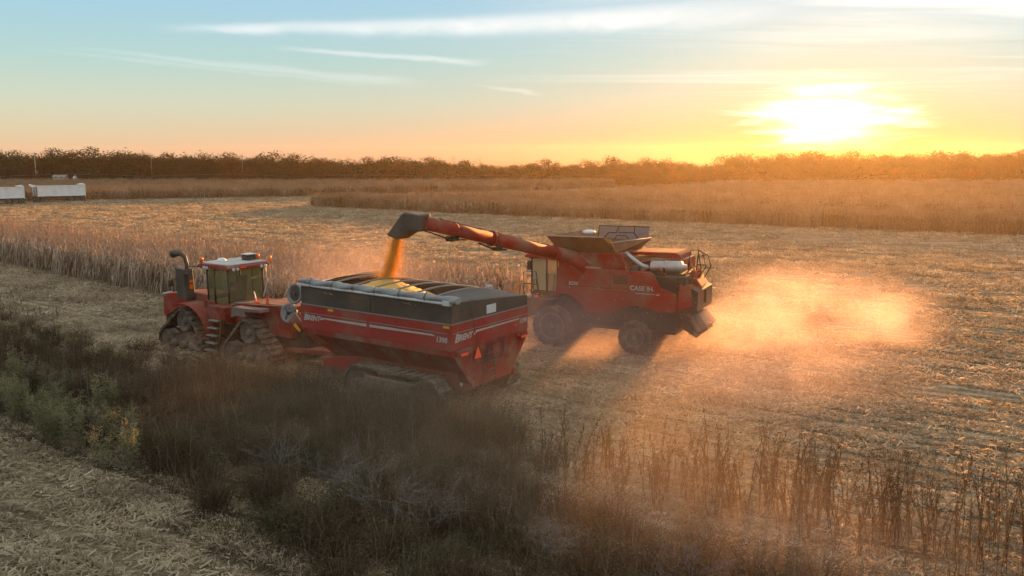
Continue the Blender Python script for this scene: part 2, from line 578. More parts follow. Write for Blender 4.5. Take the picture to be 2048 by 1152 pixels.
# ------------------------------------------------------------------ corn
def strip(mb, p, d, L, wdt, droop, rr, seg=3, twist=0.0):
    """a narrow drooping leaf: start p, horizontal direction d, rises then falls"""
    px = Vector(p); side = Vector((-d[1], d[0], 0))
    o = len(mb.v)
    up = rr.uniform(0.5, 1.1)
    for i in range(seg + 1):
        s = i / seg
        c = px + Vector((d[0], d[1], 0)) * (L * s * (1 - 0.25 * droop * s)) + Vector((0, 0, L * (up * s - droop * 1.5 * s * s)))
        ww = wdt * (1.0 if i == 0 else (0.9 - 0.75 * s if i == seg else 1.0)) * 0.5
        sd = (side + Vector((0, 0, twist * (s - 0.3)))).normalized()
        mb.v.append(tuple(c + sd * ww)); mb.v.append(tuple(c - sd * ww))
    for i in range(seg):
        mb.face((o + 2 * i, o + 2 * i + 1, o + 2 * i + 3, o + 2 * i + 2))


def corn_plant(mb, x, y, h, rr, leaves=9, seg=3, z0=0.0):
    lean = (rr.gauss(0, 0.05), rr.gauss(0, 0.05))
    top = (x + lean[0] * h, y + lean[1] * h, z0 + h * 0.9)
    mb.tube([(x, y, z0), top], [0.016, 0.007], 3, False, False)
    a0 = rr.uniform(0, 6.28)
    for i in range(leaves):
        s = 0.18 + 0.72 * (i + rr.random() * 0.6) / leaves
        a = a0 + math.pi * (i % 2) + rr.gauss(0, 0.5)
        strip(mb, (x + lean[0] * h * s, y + lean[1] * h * s, z0 + h * 0.9 * s), (math.cos(a), math.sin(a)), rr.uniform(0.40, 0.78),
              rr.uniform(0.06, 0.105), rr.uniform(0.9, 1.9), rr, seg, rr.uniform(-1.2, 1.2))
    # ear hanging by its husk, and the tassel
    a = rr.uniform(0, 6.28)
    q = Vector((x, y, z0 + h * 0.42)); d = Vector((math.cos(a), math.sin(a), -0.5)) * 0.24
    mb.tube([q, q + d * 0.5, q + d], [0.018, 0.034, 0.012], 4, False, False)
    for k in range(3):
        a = rr.uniform(0, 6.28)
        tp = Vector(top); e = tp + Vector((math.cos(a) * 0.12, math.sin(a) * 0.12, h * 0.09))
        mb.tube([tp, e], [0.008, 0.004], 3, False, False)


rc = random.Random(11)
plants = []
for k in range(7):
    mb = MB()
    corn_plant(mb, 0, 0, rc.uniform(2.45, 2.95), rc, 11)
    plants.append(mb.mesh('corn_plant', M['corn']))
clumps = []
for k in range(6):                       # far corn: a clump of plants standing in two rows
    mb = MB()
    for i in range(16):
        corn_plant(mb, rc.uniform(-1.0, 1.0), rc.choice((-0.38, 0.38)) + rc.gauss(0, 0.08), rc.uniform(2.05, 2.45), rc, 7, 2)
    clumps.append(mb.mesh('corn_clump', M['corn_far']))

NEAR = [(-62, 87.1), (-43.95, 72.4), (-22.9, 55.4), (-6.5, 42.0), (1.2, 51.2), (-7.8, 58.9), (-16.3, 65.0), (-31.4, 74.0), (-48.2, 86.0), (-66, 100)]
FAR_B = [(-180, 138), (-99, 165.5), (-86.5, 172.8), (-44.3, 187), (-7.8, 209.5), (10, 224.3), (28, 237), (28, 238), (-200, 238)]
FAR_C = [(-36, 153), (0, 128), (59, 97.5), (112, 71), (118, 82), (64, 108), (4, 138), (-32, 160)]
FAR_D = [(-20, 168.5), (-2, 158.8), (60, 127), (125, 94), (240, 88), (240, 237), (60, 237), (41, 204), (24, 183), (-2, 168.5)]
nx, ny = -0.777, 0.629                    # along the near strip
# the near strip in rows 0.76 m apart; the row that faces the tractor is built plant by plant
e0 = Vector((-6.5, 42.0, 0)); ed = Vector((-0.777, 0.629, 0)); en = Vector((0.629, 0.777, 0))
front, pts = [], []
for r in range(26):
    s = -3.0
    while s < 92:
        s += rc.uniform(0.16, 0.27)
        p = e0 + ed * s + en * (r * 0.66 + 0.15) + Vector((rc.gauss(0, 0.05), rc.gauss(0, 0.05), 0))
        if not inside(p.x, p.y, NEAR) or not inview(p.x, p.y, 1.12):
            continue
        if r < 2 and s > 8 and len(front) < 300:
            front.append((p.copy(), rc.uniform(0, 6.28), rc.uniform(0.9, 1.08), rc.randrange(7)))
        else:
            pts.append(((p.x, p.y, 0), rc.uniform(0, 6.28), rc.uniform(0.9, 1.08), rc.randrange(7)))
scatter('standing_corn', pts, plants, 'dense dry standing corn in the narrow strip behind the tractor')
for p, a, s, k in front:
    o = link('corn_plant', plants[k])
    o.location = p; o.rotation_euler = (rc.gauss(0, 0.03), rc.gauss(0, 0.03), a); o.scale = (s, s, s)
    u = p.x / p.y
    tag(o, '%s corn plant in the front row %s' % ('short' if s < .95 else 'tall' if s > 1.03 else 'tan',
        'at the left edge of the view' if u < -.54 else 'above the stubble left of the tractor' if u < -.44 else 'just left of the tractor exhaust' if u < -.39 else 'behind the tractor cab'),
        'corn plant', 'corn plants along the open edge of the near strip')
for nm, poly, dens, lab, sz in (('standing_corn', FAR_C, 1.0, 'narrow strip of dry corn left standing in the middle of the field', 1.0),
                            ('standing_corn', FAR_D, 0.46, 'wide block of dry corn on the right under the setting sun', 1.0),
                            ('standing_corn', FAR_B, 0.5, 'block of dry corn behind the white grain trailers', 1.1)):
    pts = []
    for x, y in fill(poly, dens, rc, lambda x, y: inview(x, y, 1.1)):
        pts.append(((x, y, 0), -0.47 + rc.choice((0, math.pi)) + rc.gauss(0, 0.1), sz * rc.uniform(0.9, 1.1), rc.randrange(6)))
    # a denser front edge
    k = 7 if poly is FAR_B else 3 if poly is FAR_C else 4
    for i in range(k):
        a, b = Vector(poly[i]), Vector(poly[i + 1])
        n = int((b - a).length / 0.8)
        for j in range(n):
            q = a.lerp(b, (j + rc.random()) / n)
            if inview(q.x, q.y, 1.1):
                pts.append(((q.x + rc.gauss(0, 0.25), q.y + rc.gauss(0, 0.25), 0), math.atan2(b.y - a.y, b.x - a.x), sz * rc.uniform(0.9, 1.12), rc.randrange(6)))
    scatter(nm, pts, clumps, lab)

# ------------------------------------------------------------------ stubble and litter left by the harvest
patches = []
for k in range(6):
    mb = MB()
    for i in range(95):
        a = rc.uniform(0, 6.28); r = 0.95 * math.sqrt(rc.random())
        x, y = r * math.cos(a) * 1.15, r * math.sin(a)
        if rc.random() < .6:
            y = rc.choice((-.38, .38, .38, 0)) + rc.gauss(0, .14)   # litter lodged along the stubble rows
        L = rc.uniform(0.10, 0.36); wd = rc.uniform(0.012, 0.05); b = rc.uniform(0, 6.28)
        z = rc.uniform(0.01, 0.08); tl = rc.gauss(0.1, 0.32)
        d = Vector((math.cos(b), math.sin(b), tl)); sd = Vector((-d.y, d.x, rc.gauss(0, 1.0))).normalized()
        c = Vector((x, y, z)); o = len(mb.v)
        bend = rc.uniform(-0.10, 0.16)
        for q in (-0.5, 0.05, 0.5):
            p = c + d * (L * q) + Vector((0, 0, bend * (0.25 - q * q))) + sd * (0.12 * L * (0.25 - q * q) * rc.uniform(-2, 2))
            p.z = max(p.z, 0.006)
            ww = wd * (0.5 if abs(q) > 0.3 else 0.62)
            mb.v.append(tuple(p + sd * ww)); mb.v.append(tuple(p - sd * ww))
        mb.face((o, o + 1, o + 3, o + 2)); mb.face((o + 2, o + 3, o + 5, o + 4))
    for i in range(15):                   # cut stalks still standing in their row
        x = rc.uniform(-0.9, 0.9); y = rc.choice((-0.38, 0.38)) + rc.gauss(0, 0.04)
        h = rc.uniform(0.08, 0.26)
        mb.tube([(x, y, 0), (x + rc.gauss(0, 0.05), y + rc.gauss(0, 0.05), h)], [0.014, 0.012], 4, True, False)
    for i in range(3):                    # stripped cobs
        x, y, b = rc.uniform(-0.8, 0.8), rc.uniform(-0.8, 0.8), rc.uniform(0, 6.28)
        mb.tube([(x, y, 0.03), (x + 0.16 * math.cos(b), y + 0.16 * math.sin(b), 0.035)], [0.022, 0.014], 5, True, False)
    patches.append(mb.mesh('litter_patch', M['litter']))
WEED = [(-40, 44), (-24, 33), (-17.9, 28.7), (-10.3, 23.1), (-4.5, 17.5), (-1, 13.5), (14, 13.5), (11.5, 15.5), (6, 18), (1.2, 20.6), (-1.8, 24.6), (-7, 27.6), (-13, 31.2), (-25, 40.3), (-38, 51)]


def clear_of_corn(x, y):
    return inview(x, y) and not inside(x, y, NEAR) and not inside(x, y, FAR_B) and not inside(x, y, FAR_C) and not inside(x, y, FAR_D)


pts = []
for poly, dens, s0 in (([(-30, 11), (30, 11), (30, 30), (-30, 30)], 2.9, 0.8), ([(-40, 30), (40, 30), (40, 48), (-40, 48)], 2.0, 0.95),
                       ([(-60, 48), (60, 48), (60, 75), (-60, 75)], 1.1, 1.2), ([(-120, 75), (90, 75), (90, 215), (-120, 215)], 0.5, 1.35)):
    for x, y in fill(poly, dens, rc, clear_of_corn):
        v = x * math.sin(ROW) - y * math.cos(ROW)      # distance across the rows: swaths, windrows and wheel tracks
        if rc.random() < 0.46 * (0.5 + 0.5 * math.sin(v * 2.05 + .6 * math.sin(x * .05))) + 0.24 * (0.5 + 0.5 * math.sin(v * .69 + 1)):
            continue
        if rc.random() < .5 * min(1, max(0, (x - 6 - .1 * y) / 8)):
            continue
        z = 0.004
        if y < 75:                          # keep the cut stalks of neighbouring patches in line, 0.76 m between rows
            dv = round(v / 1.52) * 1.52 + rc.gauss(0, .05) - v
            x += dv * math.sin(ROW); y -= dv * math.cos(ROW)
        pts.append(((x, y, z), ROW + rc.choice((0, math.pi)) + rc.gauss(0, 0.04), s0 * rc.uniform(0.85, 1.2), rc.randrange(6)))
scatter('corn_litter', pts, patches, 'pale chopped husks, leaves and cut stalks covering the harvested ground')
# ------------------------------------------------------------------ the wood along the far side
def leaf_mat(name, stops, tr):
    return leafy(name, stops, tr, 0.9, obj_random=0.65)


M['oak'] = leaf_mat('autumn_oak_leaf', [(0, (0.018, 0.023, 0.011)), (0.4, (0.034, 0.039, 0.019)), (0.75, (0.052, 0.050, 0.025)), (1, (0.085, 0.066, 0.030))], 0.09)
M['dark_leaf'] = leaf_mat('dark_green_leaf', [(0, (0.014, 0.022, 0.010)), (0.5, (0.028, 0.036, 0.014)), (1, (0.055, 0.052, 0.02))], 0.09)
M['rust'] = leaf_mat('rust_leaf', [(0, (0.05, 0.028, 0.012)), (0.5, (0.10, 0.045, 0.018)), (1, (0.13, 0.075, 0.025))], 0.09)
M['bark'] = paint('bark', (0.055, 0.042, 0.032), 0.9, dust=0.2)
M['pole_wood'] = paint('weathered_pole', (0.15, 0.13, 0.11), 0.9, dust=0.2)
M['pale_bark'] = paint('pale_dead_bark', (0.34, 0.30, 0.25), 0.9, dust=0.2)


def limb(mb, p, d, L, r, depth, rr, tips, n=4):
    e = p + d * L
    mid = p.lerp(e, 0.5) + Vector((rr.gauss(0, 0.06), rr.gauss(0, 0.06), 0)) * L
    mb.tube([p, mid, e], [r, r * 0.8, r * 0.6], n, False)
    if depth == 0:
        tips.append(e)
        return
    for k in range(rr.choice((2, 3, 3))):
        nd = (d + Vector((rr.gauss(0, 0.55), rr.gauss(0, 0.55), rr.uniform(-0.05, 0.45)))).normalized()
        limb(mb, p.lerp(e, rr.uniform(0.55, 1.0)), nd, L * rr.uniform(0.55, 0.8), r * 0.55, depth - 1, rr, tips, n if depth > 1 else 3)


def tree_meshes(kind, leafm, rr, h, spread, nleaf, depth=3, leaf=0.36, shape=1.0, bark='bark'):
    tr = MB(); tips = []
    limb(tr, Vector((0, 0, -0.1)), Vector((rr.gauss(0, .04), rr.gauss(0, .04), 1)).normalized(), h * 0.36, h * 0.022, depth, rr, tips, 6)
    trunk = tr.mesh('trunk', M[bark])
    if not nleaf:
        return trunk, None
    cr = MB()
    cents = []
    for k in range(26):                   # lumps of foliage round an uneven crown
        a = rr.uniform(0, 6.28); u = rr.random()
        z = h * (0.10 + 0.78 * u)
        prof = math.sin(math.pi * min(1, (0.16 + 0.86 * u)) ** shape) ** 0.6
        r = spread * prof * rr.uniform(0.35, 0.95)
        cents.append((Vector((r * math.cos(a), r * math.sin(a), z)), spread * rr.uniform(0.30, 0.52)))
    cents += [(tp, spread * 0.24) for tp in tips[:10]]
    for i in range(nleaf):
        c, q = rr.choice(cents)
        d = Vector((rr.gauss(0, 1), rr.gauss(0, 1), rr.gauss(0, 0.8))).normalized() * q * rr.uniform(0.55, 1.1)
        p = c + d
        if p.z < 0.3 or p.z > h:
            p.z = rr.uniform(0.5, h * 0.9)
        u = Vector((rr.gauss(0, 1), rr.gauss(0, 1), rr.gauss(0, 1))).normalized()
        v = u.cross(Vector((rr.gauss(0, 1), rr.gauss(0, 1), rr.gauss(0, 1)))).normalized()
        s = leaf * rr.uniform(0.5, 1.2) * 0.5
        cr.poly([p - u * s, p + v * s * 0.7, p + u * s, p - v * s * 0.7])
    return trunk, cr.mesh('crown', M[leafm])


rt_ = random.Random(5)
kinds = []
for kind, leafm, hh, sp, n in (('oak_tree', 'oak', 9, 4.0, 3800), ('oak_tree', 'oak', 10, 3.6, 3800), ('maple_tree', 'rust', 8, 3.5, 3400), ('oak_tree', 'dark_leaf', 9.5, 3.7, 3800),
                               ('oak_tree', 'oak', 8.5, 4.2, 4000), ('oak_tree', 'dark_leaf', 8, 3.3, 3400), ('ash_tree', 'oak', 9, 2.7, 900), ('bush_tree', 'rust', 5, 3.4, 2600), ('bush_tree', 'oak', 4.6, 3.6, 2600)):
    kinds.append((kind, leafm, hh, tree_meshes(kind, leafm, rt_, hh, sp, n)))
# height of the skyline along the wood as seen from the field (x in metres at 250 m : height)
SKY = [(-175, 10.6), (-120, 10.4), (-90, 9.9), (-70, 9.2), (-45, 8.4), (-22, 7.9), (-12, 7.4), (-4, 6.6), (4, 6.8), (12, 7.3), (20, 7.0), (30, 8.0), (40, 7.6), (50, 7.4), (58, 7.0),
       (66, 9.4), (76, 9.9), (85, 9.7), (92, 9.0), (100, 9.9), (112, 9.3), (125, 9.7), (138, 10.8), (150, 11.6), (180, 11.6)]


def sky_h(x):
    for (a, ha), (b, hb) in zip(SKY, SKY[1:]):
        if a <= x <= b:
            return ha + (hb - ha) * (x - a) / (b - a)
    return 10.5


TONE = {'oak': 'olive brown', 'rust': 'rust brown', 'dark_leaf': 'dark green'}
FORM = {'oak_tree': 'broad', 'maple_tree': 'rounded', 'ash_tree': 'thin crowned', 'bush_tree': 'low spreading'}


def where(x, y):
    u = x / y * 250
    for lim, tx in ((-125, 'behind the utility pole and white farm shed'), (-95, 'left of the second utility pole'), (-62, 'behind the irrigation pipe left of the unloading spout'), (-22, 'above the unloading spout'),
                    (12, 'behind the middle corn strip'), (55, 'behind the combine and its raised tank lid'), (72, 'just left of the setting sun'), (112, 'under the setting sun'), (999, 'at the right of the setting sun')):
        if u < lim:
            return tx


made = {}


def plant_tree(name, kind_i, x, y, h, label=None, sx=1.0):
    kind, leafm, hh, (tk, cr) = kinds[kind_i]
    t_ = empty(kind, (x, y, 0), rt_.uniform(0, 6.28))
    s = h / hh
    t_.scale = (s * sx, s * sx, s)
    link('trunk', tk, t_)
    link('crown', cr, t_)
    tag(t_, label or '%s %s tree %s' % (TONE[leafm], FORM[kind], where(x, y)), 'tree', 'trees of the wood beyond the corn')


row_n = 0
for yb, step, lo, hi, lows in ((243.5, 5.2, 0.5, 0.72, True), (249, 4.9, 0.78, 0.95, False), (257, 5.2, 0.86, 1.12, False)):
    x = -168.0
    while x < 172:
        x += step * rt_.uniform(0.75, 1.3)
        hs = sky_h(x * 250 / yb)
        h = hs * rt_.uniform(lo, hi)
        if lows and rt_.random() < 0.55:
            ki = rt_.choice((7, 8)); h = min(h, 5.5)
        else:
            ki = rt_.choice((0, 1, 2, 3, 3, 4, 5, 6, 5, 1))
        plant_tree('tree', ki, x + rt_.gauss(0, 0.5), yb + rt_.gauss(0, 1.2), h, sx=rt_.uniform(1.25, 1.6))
pts = []
x = -170.0
while x < 172:                              # the thicket between and behind the trunks
    x += rt_.uniform(.5, 1.1)
    yb = rt_.choice((246, 251, 256, 261, 264))
    hs = sky_h(x * 250 / yb)
    pts.append(((x, yb + rt_.gauss(0, 1), 0), rt_.uniform(0, 6.28), hs * rt_.uniform(.6, .92) / 9.0, rt_.randrange(5)))
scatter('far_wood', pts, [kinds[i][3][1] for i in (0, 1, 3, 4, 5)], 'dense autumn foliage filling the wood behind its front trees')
# trees that stand out
def bare(x, y, h, label, seed, nleaf=0, bark='bark', spread=2.6, depth=4):
    tk, cr = tree_meshes('bare', 'oak', random.Random(seed), h, spread, nleaf, depth, 0.4, bark=bark)
    t_ = empty('bare_tree', (x, y, 0), 0)
    link('trunk', tk, t_)
    if cr:
        link('crown', cr, t_)
    tag(t_, label, 'tree', 'trees of the wood beyond the corn')


bare(70.5, 252, 11.6, 'tall half bare tree with an open crown just left of the setting sun', 3, 230, spread=3.4)
bare(74, 254, 10.2, 'bare twiggy tree beside the open crowned tree left of the sun', 8)
bare(-16.5, 248, 9.6, 'slender tree rising alone above the wood over the unloading spout', 4, 160, spread=1.7)
bare(-9.5, 248, 8.8, 'thin bare tree next to the slender tree above the spout', 6, 40, spread=2.0)
bare(11.5, 250, 7.9, 'bare round topped tree rising over the low wood behind the corn strip', 12, 90, spread=2.2)
bare(30.5, 250, 8.6, 'round leafy tree standing above its neighbours behind the tank lid', 15, 330, spread=2.6)
bare(-70.2, 242.5, 5.2, 'small pale dead tree at the foot of the dark wood', 21, 0, 'pale_bark')
bare(143, 250, 11.6, 'tall tree with a ragged top near the right edge', 23, 200, spread=2.6)
# ------------------------------------------------------------------ machine parts shared by the vehicles
def text_part(name, txt, size, parent, origin, xdir, ydir, m, shear=0.0, bold=0.0, sx=1.0, label=None):
    cu = bpy.data.curves.new(name, 'FONT')
    cu.body = txt
    cu.size = size
    cu.shear = shear
    cu.offset = bold
    cu.extrude = 0.004
    cu.resolution_u = 2
    tmp = bpy.data.objects.new(name + '_text', cu)
    col.objects.link(tmp)
    me = bpy.data.meshes.new_from_object(tmp.evaluated_get(bpy.context.evaluated_depsgraph_get()))
    bpy.data.objects.remove(tmp)
    bpy.data.curves.remove(cu)
    me.name = name
    me.materials.clear()
    me.materials.append(m)
    X, Y = Vector(xdir), Vector(ydir)
    Z = X.cross(Y)
    mt = Matrix((X * sx, Y, Z)).transposed().to_4x4()
    mt.translation = Vector(origin)
    me.transform(mt)
    return link(name, me, parent, 0, label)


def wheel(parent, c, r, wdt, rim_r, side=1, lugs=22, name='wheel'):
    """agricultural wheel: hub with tyre and rim as sub-parts; side +1 faces +y"""
    x, y, z = c
    hub = MB()
    hub.lathe((x, y - side * wdt * 0.1, z), (0, side, 0), [(0, 0.16), (wdt * 0.45, 0.16), (wdt * 0.5, 0.11)], 14)
    for k in range(8):
        a = k * math.pi / 4
        hub.lathe((x + 0.21 * math.cos(a), y + side * wdt * 0.12, z + 0.21 * math.sin(a)), (0, side, 0), [(0, 0.025), (0.04, 0.025)], 6)
    h = hub.build(name, M['grey'], parent)
    t_ = MB()
    hw = wdt / 2
    t_.lathe((x, y, z), (0, side, 0), [(-hw * 0.8, rim_r), (-hw, rim_r + (r - rim_r) * 0.45), (-hw * 0.92, r * 0.96), (-hw * 0.4, r * 0.985), (hw * 0.4, r * 0.985),
                                       (hw * 0.92, r * 0.96), (hw, rim_r + (r - rim_r) * 0.45), (hw * 0.8, rim_r)], 36)
    for k in range(lugs):                 # chevron lugs
        for sgn in (-1, 1):
            a = 2 * math.pi * (k + (0.5 if sgn > 0 else 0)) / lugs
            a2 = a + 0.16
            for q in (0,):
                def P(ang, yy, rr):
                    return (x + rr * math.cos(ang), y + yy, z + rr * math.sin(ang))
                lo = [P(a - .035, 0, r * .97), P(a + .035, 0, r * .97), P(a2 + .035, sgn * hw * .97, r * .93), P(a2 - .035, sgn * hw * .97, r * .93)]
                hi = [P(a - .03, 0, r * 1.03), P(a + .03, 0, r * 1.03), P(a2 + .03, sgn * hw * .97, r * 1.0), P(a2 - .03, sgn * hw * .97, r * 1.0)]
                t_.hexa(lo, hi)
    t_.build('tyre', M['rubber'], h)
    rm = MB()
    rm.lathe((x, y, z), (0, side, 0), [(-hw * 0.6, rim_r * 0.9), (hw * 0.05, rim_r * 0.88), (hw * 0.02, rim_r * 0.45), (hw * 0.3, rim_r * 0.40), (hw * 0.32, rim_r * 0.30)], 30)
    rm.lathe((x, y, z), (0, side, 0), [(hw * 0.02, rim_r * 0.9), (hw * 0.55, rim_r * 0.93), (hw * 0.82, rim_r * 1.03), (hw * 0.86, rim_r * 1.0), (hw * 0.5, rim_r * 0.86), (hw * 0.04, rim_r * 0.83)], 30)
    rm.build('rim', M['rim'], h)
    return h


def beacon(name, parent, p, r=0.07, h=0.16):
    b = MB()
    b.lathe(p, (0, 0, 1), [(0, r * 0.8), (0.04, r * 0.8)], 10)
    q = b.build(name, M['dark'], parent)
    d = MB()
    d.lathe((p[0], p[1], p[2] + 0.04), (0, 0, 1), [(0, r), (h * 0.7, r * 0.95), (h, r * 0.5)], 12)
    d.build('lens', M['orange'], q)
    return q


def slow_sign(name, parent, c, xdir, ydir, s):
    """orange slow vehicle triangle with a dark red border"""
    X, Y = Vector(xdir), Vector(ydir); Z = X.cross(Y); c = Vector(c)
    b = MB()
    def tri(k, z0, z1):
        pts = [c + (X * x + Y * y) * s * k for x, y in ((-.5, -.42), (-.42, -.5), (.42, -.5), (.5, -.42), (.07, .5), (-.07, .5))]
        b.hexa([p + Z * z0 for p in pts], [p + Z * z1 for p in pts])
    tri(1.0, 0.0, 0.012)
    o = b.build(name, M['red'], parent)
    b = MB()
    tri(0.86, 0.0125, 0.018)
    b.build('fluorescent_face', M['fluo'], o)
    return o


# ------------------------------------------------------------------ combine harvester
CB = empty('combine_harvester', (2.76, 41.8, 0), R(153))
tag(CB, 'dusty red combine harvester unloading corn through its long raised auger', 'combine')
for sd, nm in ((1, 'left'), (-1, 'right')):
    b = MB()
    arch = [(-0.25 - 1.25 + 1.48 * math.cos(a) + 1.25, 1.12 + 1.5 * math.sin(a)) for a in (R(68), R(90), R(112), R(134), R(152))]
    prof = [(-0.30, 4.22), (-0.11, 2.52), (-0.40, 2.60), (-0.66, 2.64), (-1.05, 2.50), (-1.38, 2.24), (-1.68, 1.86), (-2.1, 1.80), (-2.85, 1.86), (-3.25, 2.08), (-3.75, 2.28),
            (-4.25, 2.32), (-4.75, 2.22), (-5.2, 2.10), (-6.0, 2.17), (-6.08, 2.60), (-6.05, 2.97), (-5.30, 3.22), (-5.12, 3.50), (-4.98, 3.80), (-4.78, 3.92), (-3.6, 3.91), (-2.4, 3.90), (-1.15, 3.94), (-0.80, 4.24)]
    b.prism(prof, sd * 1.62, sd * 1.75)
    b.build('side_panel', M['red'], CB, 0.03)
    b = MB()                              # raised lower moulding and upper shield give the flank its crease
    b.prism([(-0.45, 3.02), (-1.2, 2.62), (-2.0, 2.02), (-3.0, 2.02), (-3.7, 2.5), (-6.0, 2.5), (-6.05, 2.92), (-5.2, 3.0), (-3.0, 3.0)], sd * 1.752, sd * 1.80)
    b.build('lower_moulding', M['red'], CB, 0.025)
    b = MB()
    b.prism([(-2.9, 3.08), (-5.1, 3.14), (-4.98, 3.5), (-4.85, 3.78), (-2.9, 3.84)], sd * 1.752, sd * 1.78)
    b.build('access_door', M['red'], CB, 0.02)
b = MB()
b.box((-6.0, -1.60, 1.25), (-0.2, 1.60, 3.7))
b.prism([(-6.9, 2.2), (-6.9, 3.1), (-6.0, 3.5), (-5.9, 1.9)], -1.3, 1.3)
b.box((-0.3, -1.45, 3.6), (-5.4, 1.45, 3.86))
b.build('chassis', M['dark'], CB)
b = MB()                                   # grain tank walls
b.prism([(-0.30, 3.9), (-0.15, 4.55), (-3.3, 4.66), (-3.6, 3.86)], -1.5, 1.52)
b.build('grain_tank', M['red_low'], CB, 0.03)
b = MB()
b.prism([(-0.5, 4.28), (-0.45, 4.46), (-1.3, 4.50), (-1.9, 4.12)], 1.521, 1.55)
b.build('tank_window', M['grey'], CB)
b = MB()
b.box((-1.13, 1.60, 3.93), (-2.38, 1.75, 3.98))
b.build('trim_strip', M['steel'], CB)
# flared tank extension: four leaning panels
nb = [(-0.29, 1.5, 4.60), (-3.05, 1.5, 4.67)]
EXT = {'near': [(-0.25, 1.45, 4.58), (-3.02, 1.45, 4.66), (-2.62, 1.98, 5.40), (0.22, 1.98, 5.36)],
       'front': [(-0.25, -1.45, 4.58), (-0.25, 1.45, 4.58), (0.22, 1.98, 5.36), (0.22, -1.98, 5.30)],
       'rear': [(-3.02, 1.45, 4.66), (-3.25, -1.45, 4.62), (-3.62, -1.98, 5.08), (-2.85, 1.80, 5.14)],
       'far': [(-3.25, -1.45, 4.62), (-0.25, -1.45, 4.58), (0.22, -1.98, 5.30), (-3.62, -1.98, 5.08)]}
for k, q in EXT.items():
    q = [Vector(p) for p in q]
    nrm = (q[1] - q[0]).cross(q[3] - q[0]).normalized() * 0.02
    b = MB()
    b.hexa([p - nrm for p in q], [p + nrm for p in q])
    b.build('tank_extension_panel', M['extension'], CB)
b = MB()                                   # corner gusset of heavy fabric and a bright top rail
b.poly([(-2.62, 1.98, 5.40), (-2.85, 1.80, 5.14), (-3.02, 1.45, 4.66)]); b.poly([(-2.62, 1.98, 5.40), (-3.02, 1.45, 4.66), (-2.95, 1.70, 5.30)])
b.build('corner_gusset', M['orange'] if False else paint('tan_fabric', (0.42, 0.22, 0.06), 0.8, dust=0.3), CB)
b = MB()
b.tube([(0.2, 1.98, 5.385), (-2.6, 1.98, 5.425)], 0.022, 6)
b.tube([(-2.9, 1.75, 5.17), (-3.62, -1.98, 5.11)], 0.022, 6)
b.build('top_rail', M['steel'], CB)
# raised tank lid beyond: a grey sheet with pressed ribs
LT = [Vector(p) for p in ((-0.92, -1.75, 5.02), (-3.55, -1.75, 5.02), (-3.70, -1.45, 5.68), (-1.10, -1.45, 5.66))]
b = MB()
nrm = (LT[1] - LT[0]).cross(LT[3] - LT[0]).normalized() * 0.018
b.hexa([p - nrm for p in LT], [p + nrm for p in LT])
lid = b.build('tank_lid', M['lid'], CB)
def lp(u, v):
    return (LT[0].lerp(LT[1], u)).lerp(LT[3].lerp(LT[2], u), v) + Vector((0, 0.03, 0.005))
for pts in ([lp(0, 1), lp(1, 1)], [lp(0, 0), lp(0, 1)], [lp(.36, .45), lp(.40, 1)], [lp(.72, .45), lp(.71, 1)], [lp(.2, .45), lp(.36, .45)], [lp(.40, .5), lp(.72, .5)], [lp(.72, .45), lp(.8, .1)],
            [lp(.2, .45), lp(.12, .0)], [lp(.34, 0), lp(.38, .25), lp(.56, .25), lp(.62, 0)]):
    b = MB()
    b.tube(pts, 0.022, 5)
    b.build('rib', M['dark'], lid)
b = MB()
b.ball((-0.75, -0.9, 5.36), 0.34, 12, 6, (1, 1, 0.35))
b.build('antenna_dome', M['white'], CB)
# cab
b = MB()
b.prism([(0.05, 4.28), (0.10, 4.42), (1.55, 4.40), (1.85, 4.26), (1.75, 4.18), (0.05, 4.16)], -1.15, 1.2)
cabr = b.build('cab_roof', M['red'], CB, 0.04)
b = MB()
for x, y in ((0.08, 1.05), (0.08, -1.0), (0.62, 1.12), (0.62, -1.08), (1.5, 0.95), (1.5, -0.9)):
    b.tube([(x, y, 2.5), (x, y, 4.18)], 0.045, 6)
b.box((0.0, -1.1, 2.35), (1.5, 1.1, 2.60))
cab = b.build('cab', M['dark'], CB)
for q in ([(0.12, 1.06, 2.6), (0.58, 1.12, 2.6), (0.58, 1.12, 4.16), (0.12, 1.06, 4.16)], [(0.66, 1.12, 2.6), (1.46, 0.96, 2.6), (1.46, 0.96, 4.16), (0.66, 1.12, 4.16)],
          [(1.5, 0.9, 2.6), (1.5, -0.86, 2.6), (1.62, -0.86, 4.16), (1.62, 0.9, 4.16)], [(0.62, -1.08, 2.6), (1.46, -0.9, 2.6), (1.46, -0.9, 4.16), (0.62, -1.08, 4.16)]):
    b = MB()
    q = [Vector(p) for p in q]
    nrm = (q[1] - q[0]).cross(q[3] - q[0]).normalized() * 0.006
    b.hexa([p - nrm for p in q], [p + nrm for p in q])
    b.build('window', M['glass_pale'], cab)
b = MB()
b.box((0.25, -0.3, 2.6), (0.75, 0.3, 2.95)); b.prism([(0.2, 2.9), (0.3, 3.6), (0.42, 3.6), (0.36, 2.9)], -0.28, 0.28)
b.build('seat', M['seat'], cab, 0.03)
b = MB()
b.box((-0.1, 0.9, 2.22), (1.75, 1.95, 2.32)); b.box((-0.1, 1.3, 2.02), (1.3, 1.9, 2.22))
b.build('platform', M['dark'], CB)
